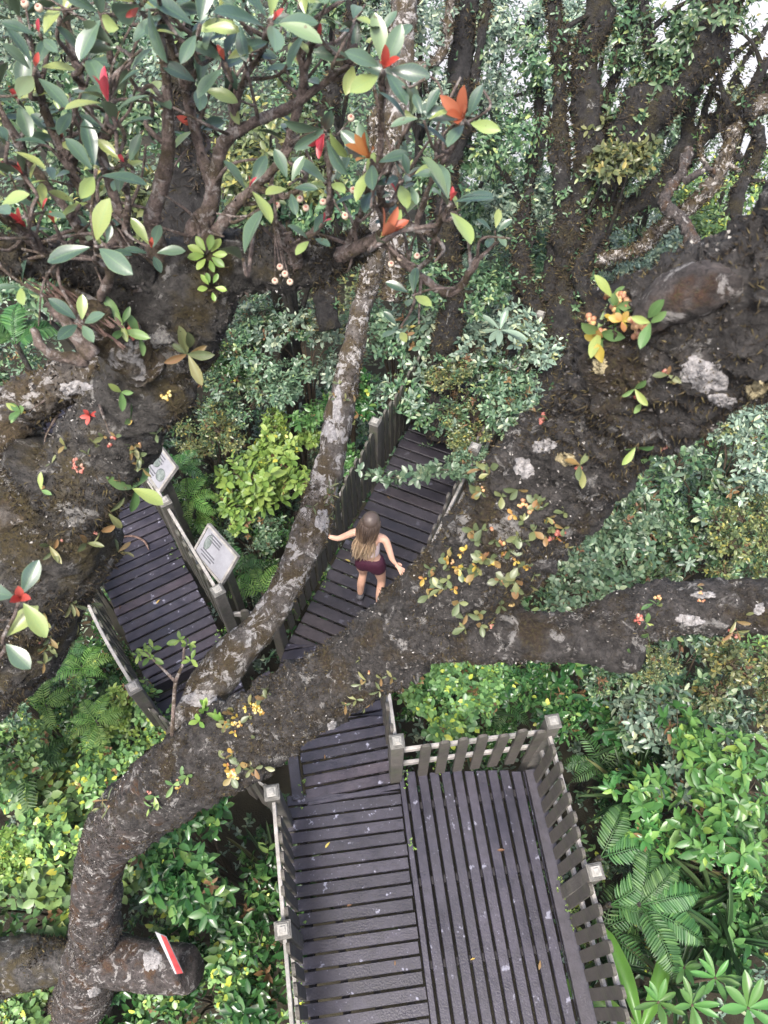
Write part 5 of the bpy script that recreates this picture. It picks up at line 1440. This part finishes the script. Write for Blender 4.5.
for (px, py, z, L, lb) in ((658, 1002, .1, .20, 'star shaped plant with narrow pale leaves next to the wide strap leaf'),
                           (692, 1005, .15, .20, 'star shaped plant at the bottom edge in the middle of three'),
                           (715, 978, .0, .21, 'star shaped plant just above the bottom right rosette'),
                           (684, 968, -.2, .15, 'small star shaped plant behind the other star shaped ones')):
    strapplant(px, py, z, 8, L, .055, lb, 'palmate', 'star_leaf_plant', (5, 45), parts=True, curl=LEAF_G)
strapplant(748, 1008, .1, 8, .27, .085, 'large rosette of scalloped bright leaves in the bottom right corner', 'palmate', 'rosette_plant', (5, 45), curl=LEAF_G)
for (px, py, z, L, lb) in ((705, 900, -.7, .7, 'long bladed plant below the bright palmate shrub'), (735, 890, -.6, .7, 'long bladed plant at the right edge'), (640, 740, -.8, .75, 'long narrow leaf plant right of the picket corner'),
                           (625, 800, -.9, .6, 'pale narrow bladed plant beside the right railing'), (670, 985, -.8, .55, 'dark bladed plant behind the star shaped plants'), (720, 940, -.6, .6, 'long bladed plant above the star shaped plants'),
                           (280, 880, -1.0, .6, 'bladed plant in the shade of the left railing'), (455, 715, -1.1, .6, 'bladed plant behind the first capped post'), (600, 960, -.9, .5, 'grassy bladed plant beside the lower pickets')):
    strapplant(px, py, z, 16, L, .04, lb, 'sedge', 'bladed_plant', (15, 75), parts=False)
strapplant(500, 330, 1.0, 8, .34, .085, 'strap leaved epiphyte with wide grey green leaves in front of the far trunks', 'grey', 'strap_leaf_plant', (-30, 50), curl=LEAF_G)
# a leafy branch reaching over the upper walkway
t = thing('leafy_branch', 'thin leafy bluish branch reaching across the upper walkway above the woman', 'branch', (0, 0, 0))
K = catmull(np.array([on_z(500, 505, -.9), on_z(478, 480, .3), on_z(450, 470, .55), on_z(420, 473, .62), on_z(392, 478, .62), on_z(366, 472, .60)]), 40)
MB().add(*tube(K, np.linspace(.014, .003, 40), 7, .15, 20)).build('stem', M['stem'], t)
P = np.repeat(K[13:], 3, 0) + rng.normal(0, .035, (81, 3)); A = nrm(rng.normal(0, .6, P.shape) + (0, 0, 1))
v, f, _ = shoots(P, A, 4, .105, .062, (55, 85), .03, 1, .2, .3)
MB().add(v, f).build('foliage', M['blue'], t)
# little weeds rooted in the decking
def weed(px, py, z, n, r_, label):
    c = on_z(px, py, z); g = np.random.default_rng(px + py * 3)
    P = np.c_[g.normal(0, r_ * .35, n), g.normal(0, r_, n), g.uniform(.01, .07, n)]
    P[:, :2] = P[:, :1] * nA[:2] + P[:, 1:2] * dA[:2]
    v, f, _ = shoots(P, nrm(np.c_[g.normal(0, .4, (n, 2)), np.ones(n)]), 5, .018, .011, (40, 85), .02, 1, 0, .3, LEAF_S, g)
    t = thing('weed', label, 'weed', c, 0, 'weeds growing on the deck edges')
    MB().add(v, f).build('foliage', M['bright'], t)
    mb = MB()
    for p in P[::2]: mb.add(*tube(np.array([(p[0], p[1], -.02), p * .5 + np.array((p[0], p[1], 0)) * .5, p]), np.array([.002, .0018, .0012]), 4))
    mb.build('stem', M['stem'], t)
weed(571, 905, .03, 46, .12, 'bright green creeping weed on the edge board at the right railing post')
weed(437, 768, .02, 6, .04, 'tiny weed at the foot of the pickets across the platform')
weed(407, 778, .02, 8, .05, 'weed at the foot of the first capped post')
weed(296, 935, .02, 20, .10, 'weed along the deck edge right of the lower left post')
weed(300, 985, .02, 12, .07, 'weed along the left deck edge below the lower left post')
weed(302, 1022, .02, 16, .06, 'weed at the very bottom of the left deck edge')
weed(302, 790, .02, 6, .06, 'weed at the foot of the upper left post')
weed(222, 640, ZD + .02, 16, .10, 'weed on the lower right corner of the left walkway')
weed(180, 548, ZD + .02, 14, .16, 'sprigs along the right edge of the left walkway')
weed(322, 580, ZE + .02, 10, .07, 'weed at the foot of the pickets left of the woman')
weed(313, 688, ZE + .02, 12, .08, 'weed between the landing planks')
weed(408, 842, .02, 4, .05, 'tiny weed in the gap between the lower walkway and the slats')

# ---- fallen leaves
def litter(px, py, z, L, label, mat='wood_torn'):
    c = on_z(px, py, z); a = random.uniform(0, 6.28)
    v, f, l = leaves(c[None] + (0, 0, .012), np.array([(math.cos(a), math.sin(a), .02)]), np.array([(0, 0, 1.0)]), L, L * .35, LEAF_G)
    tag(MB().add(v, f).build('fallen_leaf', M[mat]), label, 'leaf', 'fallen leaves on the decking')
for k, (px, py, z, lb) in enumerate([(352, 905, 0, 'dry leaf near the middle of the lower walkway'), (330, 842, 0, 'small dry leaf on the upper part of the lower walkway'), (505, 850, .004, 'dry leaf lying on the slats in the middle of the platform'),
        (470, 960, .004, 'curled leaf low on the slatted platform'), (540, 960, .004, 'small leaf near the right pickets of the platform'), (395, 960, 0, 'leaf at the edge where planks meet slats'), (160, 600, ZD, 'tan leaf in the middle of the left walkway'),
        (120, 610, ZD, 'small leaf by the bowed railing of the left walkway'), (390, 500, ZE, 'leaf on the dark planks above the woman'), (345, 560, ZE, 'leaf on the dark planks left of the woman'), (325, 760, .006, 'leaf on the bay under the mossy limb')]):
    litter(px, py, z, random.uniform(.04, .075), lb, random.choice(['dead', 'dead', 'yellowleaf']))
# a long dry curled leaf on the left walkway
K = catmull(np.array([on_z(118, 538, ZD + .03), on_z(132, 536, ZD + .05), on_z(144, 541, ZD + .05), on_z(149, 550, ZD + .03)]), 14)
tag(MB().add(*tube(K, np.array([.004] + [.013] * 11 + [.008, .004]), 6)).build('fallen_leaf', M['wood_torn']), 'long curled tan dry leaf on the left walkway planks', 'leaf')

# ------------------------------------------------------------------ ground cover nobody could count
def cover(name, n, mat_names, xr, yr, hgt, L, W, k, seed, dens_pow=1.0, zmax=None, tilt=(40, 80), zfree=False):
    g = np.random.default_rng(seed)
    x = g.uniform(*xr, n); y = yr[0] + (yr[1] - yr[0]) * g.random(n) ** dens_pow
    u = x / np.maximum((y * CP + (CAMH + 1.5) * SP), .5)
    ok = np.abs(u) < .66
    x, y = x[ok], y[ok]
    hump = np.array([noise.noise(Vector((a * .75, b * .75, seed))) + .5 * noise.noise(Vector((a * 2.1, b * 2.1, seed + 4))) for a, b in zip(x, y)])
    h = hgt[0] + (hgt[1] - hgt[0]) * np.clip(hump * .8 + .45, 0, 1)
    z = ground_z(x, y) + h * g.uniform(.35, 1.0, len(x))
    bad = np.zeros(len(x), bool)
    for P, dz in DECKS: bad |= inside(x, y, P, .16)
    x, y, z = x[~bad], y[~bad], z[~bad]
    nearp = np.zeros(len(x), bool)
    for P, dz in DECKS: nearp |= inside(x, y, P, .45)
    z = np.where(nearp, np.minimum(z, -.75), z)
    P = np.c_[x, y, z]
    A = nrm(np.c_[g.normal(0, .45, (len(x), 2)), np.ones(len(x))])
    pn = np.array([noise.noise(Vector((a * .55, b * .55, seed + 9))) for a, b in zip(x, y)])
    mi = np.clip(((pn + g.normal(0, .12, len(x))) * 1.1 + .5) * len(mat_names), 0, len(mat_names) - 1).astype(int)
    mb = MB()
    far = np.clip(np.linalg.norm(P - CAM, axis=1) / 11, .8, 2.2)
    for q in range(len(mat_names)):
        s = mi == q
        if s.any():
            sc = np.repeat(far[s], k)
            v, f, _ = shoots(P[s], A[s], k, L * sc, W * sc, tilt, .05, 2, .3, .3, LEAF_S, g)
            mb.add(v, f, q)
    tag(mb.build(name, [M[m] for m in mat_names]), kind='stuff')
cover('undergrowth', 9000, ['fine', 'dark_low', 'fine', 'round', 'blue'] if False else ['fine', 'glossy', 'grey', 'fine', 'round'], (-6.5, 6.5), (-1.2, 8), (.25, 1.15), .085, .042, 6, 3)
cover('undergrowth', 9000, ['fine', 'grey', 'blue', 'fine', 'olive'], (-11, 11), (6, 15), (.4, 1.9), .075, .038, 6, 5)
cover('undergrowth', 9000, ['fine', 'grey', 'fine', 'blue'], (-22, 24), (13, 34), (.6, 4.0), .085, .045, 6, 8)
# ------------------------------------------------------------------ trees beyond the walkways
def crown_mesh(P, A, k, L, W, mat, nm, root, g, tilt=(40, 82)):
    v, f, _ = shoots(P, A, k, L, W, tilt, .06, 2, .3, .3, LEAF_S, g)
    return MB().add(v, f).build(nm, M[mat], root)

def bgtree(label, trunk, limbs, cl, mat='bark_far', leaf='fine', n=260, L=.085, W=.04, clothed=60, group='trees beyond the walkways', top=True, moss=True, seed=0):
    """trunk/limbs: picture points with depth and width; cl: crown clumps (px, py, depth, radius m)"""
    g = np.random.default_rng(100 + seed)
    r = thing('tree', label, 'tree', (0, 0, 0), group=group)
    K_all = []
    for i, c in enumerate([trunk] + limbs):
        nn = max(30, len(c) * 18)
        V, F, K = limb_geo([(p_, q_, d_, w_ * (.78 if w_ > 28 else 1.0)) for p_, q_, d_, w_ in c], nn, 22 if i == 0 else 16, .34, 5.0, .035 if i == 0 else .018, seed * 3.1 + i, False, .30 if i == 0 else .16)
        o = MB().add(V, F).build('trunk' if i == 0 else 'limb', M[mat], r); K_all.append(K)
        if moss:
            v, f, _ = tufts(V, K, 2200, .05, .012, g, .66, seed + i); t = MB().add(v, f).build('moss', M['moss'], o); t['kind'] = 'stuff'
        if clothed:                       # leafy epiphytes wrapped round the stem
            ln = np.sum(np.linalg.norm(np.diff(K[:, :3], axis=0), axis=1)); m = int(ln * clothed * .55)
            j = g.integers(0, len(K), m); d = nrm(g.normal(0, 1, (m, 3)))
            P = K[j, :3] + d * (K[j, 3:4] * g.uniform(.8, 1.25, (m, 1)) + .02)
            crown_mesh(P, nrm(d + (0, 0, .4)), 6, .075, .034, leaf if i else 'fine', 'foliage', o, g)
    if cl:
        P, A = [], []
        for (px, py, dp, rad) in cl:
            c = at(px, py, dp); m = int(n * rad * rad / .5)
            d = nrm(g.normal(0, 1, (m, 3))); q = g.uniform(.3, 1.05, (m, 1)) * (1 + .35 * np.sin(d[:, :1] * 4 + px) * np.cos(d[:, 1:2] * 5))
            P.append(c + d * q * np.array((rad, rad, rad * .75))); A.append(nrm(d + (0, 0, .7)))
            ks = K_all[g.integers(0, len(K_all))]; b = ks[np.argmin(np.linalg.norm(ks[:, :3] - c, axis=1)), :3]
            tw_ = catmull(np.array([b, (b + c) / 2 + g.normal(0, .08, 3), c]), 8)
            MB().add(*tube(tw_, np.linspace(.035, .012, 8), 7, .15, 8)).build('limb', M[mat], r)
        crown_mesh(np.concatenate(P), np.concatenate(A), 6, L, W, leaf, 'crown', r, g)
    return r
T = bgtree
T('tall dark trunk rising to the top edge right of centre, forked near its foot',
  [(548, 420, 10.2, 46), (560, 320, 9.8, 42), (565, 250, 9.5, 38), (578, 170, 9.2, 38), (588, 90, 9.0, 40), (592, 30, 8.8, 42), (600, -60, 8.6, 40)],
  [[(570, 220, 9.4, 26), (555, 150, 9.2, 20), (562, 60, 9.0, 18), (548, -40, 8.8, 16)], [(545, 330, 9.9, 30), (520, 250, 9.6, 14), (530, 190, 9.5, 9)]],
  [(520, 130, 9.3, .45), (545, 60, 9.2, .5), (620, 20, 8.9, .45)], leaf='fine', clothed=60, seed=1)
T('thick leaf clad trunk slanting from the fork up to the top right corner',
  [(572, 330, 9.9, 34), (585, 250, 9.6, 36), (612, 175, 9.2, 50), (640, 115, 8.9, 58), (672, 60, 8.6, 52), (705, 20, 8.3, 48), (760, -40, 8.0, 40)],
  [[(660, 80, 8.7, 18), (648, 45, 8.5, 12), (640, 0, 8.4, 11), (636, -40, 8.3, 10)], [(655, 95, 8.8, 10), (632, 62, 8.7, 5), (612, 66, 8.7, 3)], [(668, 60, 8.7, 16), (686, 88, 8.8, 14), (694, 100, 8.8, 13)]],
  [(690, 25, 8.4, .42), (640, 120, 9.0, .45), (720, 5, 8.2, .45), (665, 55, 8.6, .4), (610, 165, 9.2, .4)], leaf='fine', clothed=130, L=.10, W=.045, seed=2)
T('mossy dark limb tree branching to the right edge above the thick limb',
  [(545, 300, 9.9, 26), (580, 240, 9.7, 26), (620, 205, 9.6, 25), (655, 178, 9.5, 24), (690, 140, 9.4, 22), (730, 105, 9.3, 18), (790, 70, 9.2, 16)],
  [[(688, 140, 9.4, 16), (690, 105, 9.3, 13), (712, 60, 9.2, 13), (730, 20, 9.1, 9), (745, -20, 9, 8)], [(700, 130, 9.4, 8), (722, 70, 9.3, 5), (760, 35, 9.2, 4)], [(720, 112, 9.3, 7), (742, 60, 9.3, 4), (770, 20, 9.2, 3)]],
  [(745, 90, 9.4, .3), (725, 25, 9.2, .3)], leaf='olive', clothed=26, n=160, L=.06, W=.03, seed=3)
T('reddish smooth trunk bending up from the thick limb near the right edge',
  [(696, 262, 8.6, 14), (690, 235, 8.6, 13), (678, 205, 8.7, 12), (680, 175, 8.8, 11), (690, 150, 9.0, 10)],
  [[(683, 182, 8.8, 7), (700, 172, 8.8, 4), (712, 176, 8.8, 3)]], [], mat='bark_low', clothed=0, moss=False, seed=4)
T('pale branch lying diagonally behind the thick limb at the right',
  [(590, 262, 9.6, 12), (640, 240, 9.4, 12), (672, 216, 9.3, 13), (705, 190, 9.2, 14), (735, 150, 9.1, 14), (790, 90, 9.0, 15)],
  [[(715, 175, 9.2, 7), (700, 150, 9.2, 4), (704, 120, 9.2, 3)]], [(760, 170, 9.3, .35)], mat='bark_pale', leaf='round', clothed=8, n=200, L=.06, W=.034, seed=5)
T('dark mossy trunk like a post behind the fork of twigs, centre top',
  [(440, 440, 9.6, 46), (452, 350, 9.2, 36), (458, 280, 8.9, 32), (455, 220, 8.7, 28), (450, 140, 8.5, 24), (455, 60, 8.3, 24), (470, -30, 8.1, 22)],
  [[(455, 130, 8.5, 14), (478, 70, 8.3, 9), (482, 20, 8.2, 8), (490, -30, 8.1, 8)]],
  [(430, 180, 8.7, .4), (480, 150, 8.6, .4), (425, 280, 8.9, .4), (490, 290, 9.0, .4)], leaf='fine', clothed=40, seed=6)
T('grey lichen covered trunk behind the red budded leaves at the top',
  [(392, 300, 8.8, 30), (392, 200, 8.4, 28), (396, 110, 8.1, 26), (404, 40, 7.9, 26), (412, -40, 7.7, 25)],
  [[(402, 70, 8.0, 12), (435, 55, 7.9, 11), (450, 22, 7.8, 11), (455, -30, 7.7, 10)]],
  [(365, 250, 8.8, .35), (430, 100, 8.3, .35)], mat='bark_pale', leaf='grey', clothed=26, seed=7)
T('mossy trunk standing behind the leathery leaves at the upper left',
  [(165, 260, 5.6, 60), (170, 190, 5.4, 52), (175, 120, 5.2, 46), (185, 40, 5.0, 44), (190, -40, 4.8, 42)],
  [], [], mat='bark_far', leaf='grey', clothed=26, seed=8)
T('thin dark tree between the leathery leaves and the centre trunks',
  [(330, 330, 9.0, 22), (322, 240, 8.8, 18), (330, 150, 8.6, 16), (345, 60, 8.4, 16), (350, -40, 8.2, 15)],
  [[(328, 170, 8.6, 9), (300, 120, 8.5, 7), (280, 60, 8.4, 6)]], [(300, 230, 9.0, .45), (345, 190, 8.9, .4), (300, 90, 8.6, .5)], leaf='fine', clothed=45, seed=9)
T('slender tree among small leaved shrubs left of the tall dark trunk',
  [(520, 330, 10.2, 12), (526, 250, 10, 10), (520, 170, 9.8, 9), (530, 90, 9.6, 8), (535, 10, 9.4, 8)],
  [[(524, 220, 9.9, 6), (498, 170, 9.8, 5), (480, 130, 9.7, 4)]], [(505, 210, 10, .45), (500, 100, 9.8, .5), (540, 190, 10, .35), (480, 30, 9.6, .55), (520, 30, 9.5, .5)], leaf='grey', clothed=20, n=300, seed=10)
T('twisted bare limb arching along the top right edge', [(740, 250, 9.0, 12), (728, 200, 9.1, 11), (742, 165, 9.0, 10), (735, 120, 8.9, 9), (755, 70, 8.8, 8), (790, 20, 8.7, 7)],
  [[(742, 160, 9.0, 6), (715, 130, 9.0, 4), (705, 80, 8.9, 3)], [(738, 118, 8.9, 5), (720, 85, 8.8, 4), (722, 40, 8.8, 3)], [(730, 195, 9.1, 5), (760, 180, 9.0, 4), (790, 185, 9, 3)]], [], mat='bark_far', clothed=12, leaf='olive', seed=11)
T('slim twisted trunk between the tall dark trunk and the leaf clad one', [(600, 330, 9.6, 14), (590, 280, 9.5, 13), (606, 225, 9.4, 12), (600, 160, 9.2, 11), (622, 100, 9.0, 10), (628, 40, 8.8, 9), (640, -40, 8.7, 8)],
  [[(604, 200, 9.3, 7), (630, 180, 9.3, 5), (652, 150, 9.2, 3)], [(612, 130, 9.1, 6), (590, 95, 9.0, 4), (585, 40, 8.9, 3)]], [], clothed=22, leaf='fine', seed=12)
# leafy trees farther down the slope
def slope_tree(px, py, dp, rad, label, leaf, seed, L=.10, W=.05):
    dp = dp + (1.2 if dp > 9.3 else 0); c = at(px, py, dp); g = np.random.default_rng(seed + 400)
    z0 = float(ground_z(c[0], c[1])); r = thing('tree', label, 'tree', (0, 0, 0), group='leafy trees down the slope')
    base = np.array((c[0] + g.normal(0, .2), c[1] + g.normal(0, .2), min(z0, c[2] - rad)))
    K = catmull(np.array([base, (base + c) / 2 + g.normal(0, .12, 3), c + (0, 0, rad * .3)]), 16)
    MB().add(*tube(K, np.linspace(.12, .03, 16), 10, .2, 3)).build('trunk', M['bark_far'], r)
    m = int(420 * rad ** 1.4)
    P, A, C = blob_shoots(m, rad, rad * .8, 9, g)
    for q in C[:6]:
        b = K[9, :3]; MB().add(*tube(catmull(np.array([b, (b + c + q) / 2 + g.normal(0, .08, 3), c + q]), 8), np.linspace(.04, .012, 8), 7)).build('limb', M['bark_far'], r)
    crown_mesh(P + c, A, 6, L, W, leaf, 'crown', r, g)
for i, a in enumerate([
    (40, 250, 7.5, .9, 'dense dark tree behind the leathery leaves at the left edge', 'fine'),
    (110, 130, 8.5, 1.1, 'dark leafy tree behind the stems at the upper left', 'fine'),
    (40, 60, 9.5, 1.3, 'leafy tree behind the red buds in the top left corner', 'grey'),
    (230, 60, 9.5, 1.2, 'grey green tree behind the stems near the top', 'grey'),
    (250, 170, 8.3, .9, 'small leaved pale tree seen between the curving stems', 'olive'),
    (290, 240, 8.5, .8, 'bush like tree below the seed cups', 'fine'),
    (420, 20, 10.5, 1.1, 'grey tree at the top edge between the two centre trunks', 'grey'),
    (500, 60, 11.0, 1.3, 'loose leaved tree behind the orange bud', 'grey'),
    (480, 200, 10.5, 1.0, 'dull green tree under the orange bud', 'fine'),
    (530, 280, 10.5, .9, 'low tree at the foot of the tall dark trunk', 'fine'),
    (610, 155, 8.9, .42, 'ball shaped pale yellow clump tree in front of the leaf clad trunk', 'olive'),
    (660, 110, 13.5, 1.0, 'hazy blue green tree seen under the leaf clad trunk', 'blue'),
    (650, 200, 11.5, 1.0, 'mid green tree between the two dark limbs', 'fine'),
    (640, 260, 10.8, .8, 'low leafy tree above the burl', 'grey'),
    (720, 200, 11.5, 1.0, 'bright leafy tree behind the pale branch', 'round'),
    (745, 240, 10.5, .7, 'pale green tree just above the thick limb at the right edge', 'round'),
    (760, 120, 12.5, 1.0, 'twiggy grey tree at the right edge', 'grey'),
    (600, 60, 12.5, 1.0, 'hazy tree behind the tall dark trunk', 'grey'),
    (575, 20, 13.0, 1.0, 'pale hazy tree at the top edge right of centre', 'grey'),
    (330, 30, 11.0, 1.1, 'dark tree at the top edge above the middle', 'fine'),
    (150, 210, 7.5, .7, 'small pale shrub like tree seen low between the left stems', 'olive'),
    (690, 150, 15.0, 1.3, 'farthest leafy tree before the misty gap', 'blue'),
    ]): slope_tree(*a[:5], a[5], i)
cover('forest', 6000, ['fine', 'grey', 'fine', 'blue'], (-60, 60), (32, 110), (1, 7), .16, .09, 5, 12)
EXPO = 1.85
# ------------------------------------------------------------------ light and air
w = bpy.data.worlds.new('World'); SC.world = w; w.use_nodes = True
nt = w.node_tree; nt.nodes.clear()
sky = nt.nodes.new('ShaderNodeTexSky'); sky.sky_type = 'NISHITA'; sky.sun_disc = False
SUN_EL, SUN_AZ = R(62), R(200)
sky.sun_elevation = SUN_EL; sky.sun_rotation = SUN_AZ
sky.air_density = 1.0; sky.dust_density = 6; sky.ozone_density = 1.0; sky.altitude = 0
bg = nt.nodes.new('ShaderNodeBackground'); bg.inputs['Strength'].default_value = .115
wo = nt.nodes.new('ShaderNodeOutputWorld')
nt.links.new(sky.outputs[0], bg.inputs['Color']); nt.links.new(bg.outputs[0], wo.inputs['Surface'])
sl = bpy.data.lights.new('sun', 'SUN'); sl.energy = 1.5; sl.angle = R(14); sl.color = (1.0, .98, .95)
so = bpy.data.objects.new('sun', sl); COL.objects.link(so)
# the sky's sun_rotation turns clockwise from +Y seen from above
sd = Vector((math.sin(SUN_AZ) * math.cos(SUN_EL), math.cos(SUN_AZ) * math.cos(SUN_EL), math.sin(SUN_EL)))
so.rotation_euler = sd.to_track_quat('Z', 'Y').to_euler()

def haze():
    m, nt, nd, lk = newmat('mist')
    v = nd.new('ShaderNodeVolumePrincipled'); v.inputs['Color'].default_value = (.93, .95, 1, 1)
    v.inputs['Density'].default_value = HAZE; v.inputs['Anisotropy'].default_value = .2
    o = nd.new('ShaderNodeOutputMaterial'); lk.new(v.outputs[0], o.inputs['Volume'])
    o = MB().add(*box((0, 250, -62), (475, 0, 0), (0, 425, 0), (0, 0, 96))).build('haze', m, None, False)
    tag(o, kind='stuff')
HAZE = .0005
haze()
# fog lying in the valley beyond the slope
m, nt_, nd_, lk_ = newmat('valley_fog')
v_ = nd_.new('ShaderNodeVolumePrincipled'); v_.inputs['Color'].default_value = (.95, .97, 1, 1); v_.inputs['Density'].default_value = .014
o_ = nd_.new('ShaderNodeOutputMaterial'); lk_.new(v_.outputs[0], o_.inputs['Volume'])
tag(MB().add(*box((0, 340, -78), (440, 0, 0), (0, 295, 0), (0, 0, 60))).build('mist', m, None, False), kind='stuff')
SC.view_settings.view_transform = 'Standard'
SC.view_settings.look = 'None'
SC.view_settings.exposure = EXPO
SC.view_settings.gamma = 1
SC.view_settings.use_curve_mapping = False
SC.cycles.max_bounces = 6
SC.cycles.diffuse_bounces = 3
SC.cycles.transmission_bounces = 3
SC.cycles.volume_bounces = 1
SC.cycles.use_denoising = True
SC.cycles.sample_clamp_indirect = 6
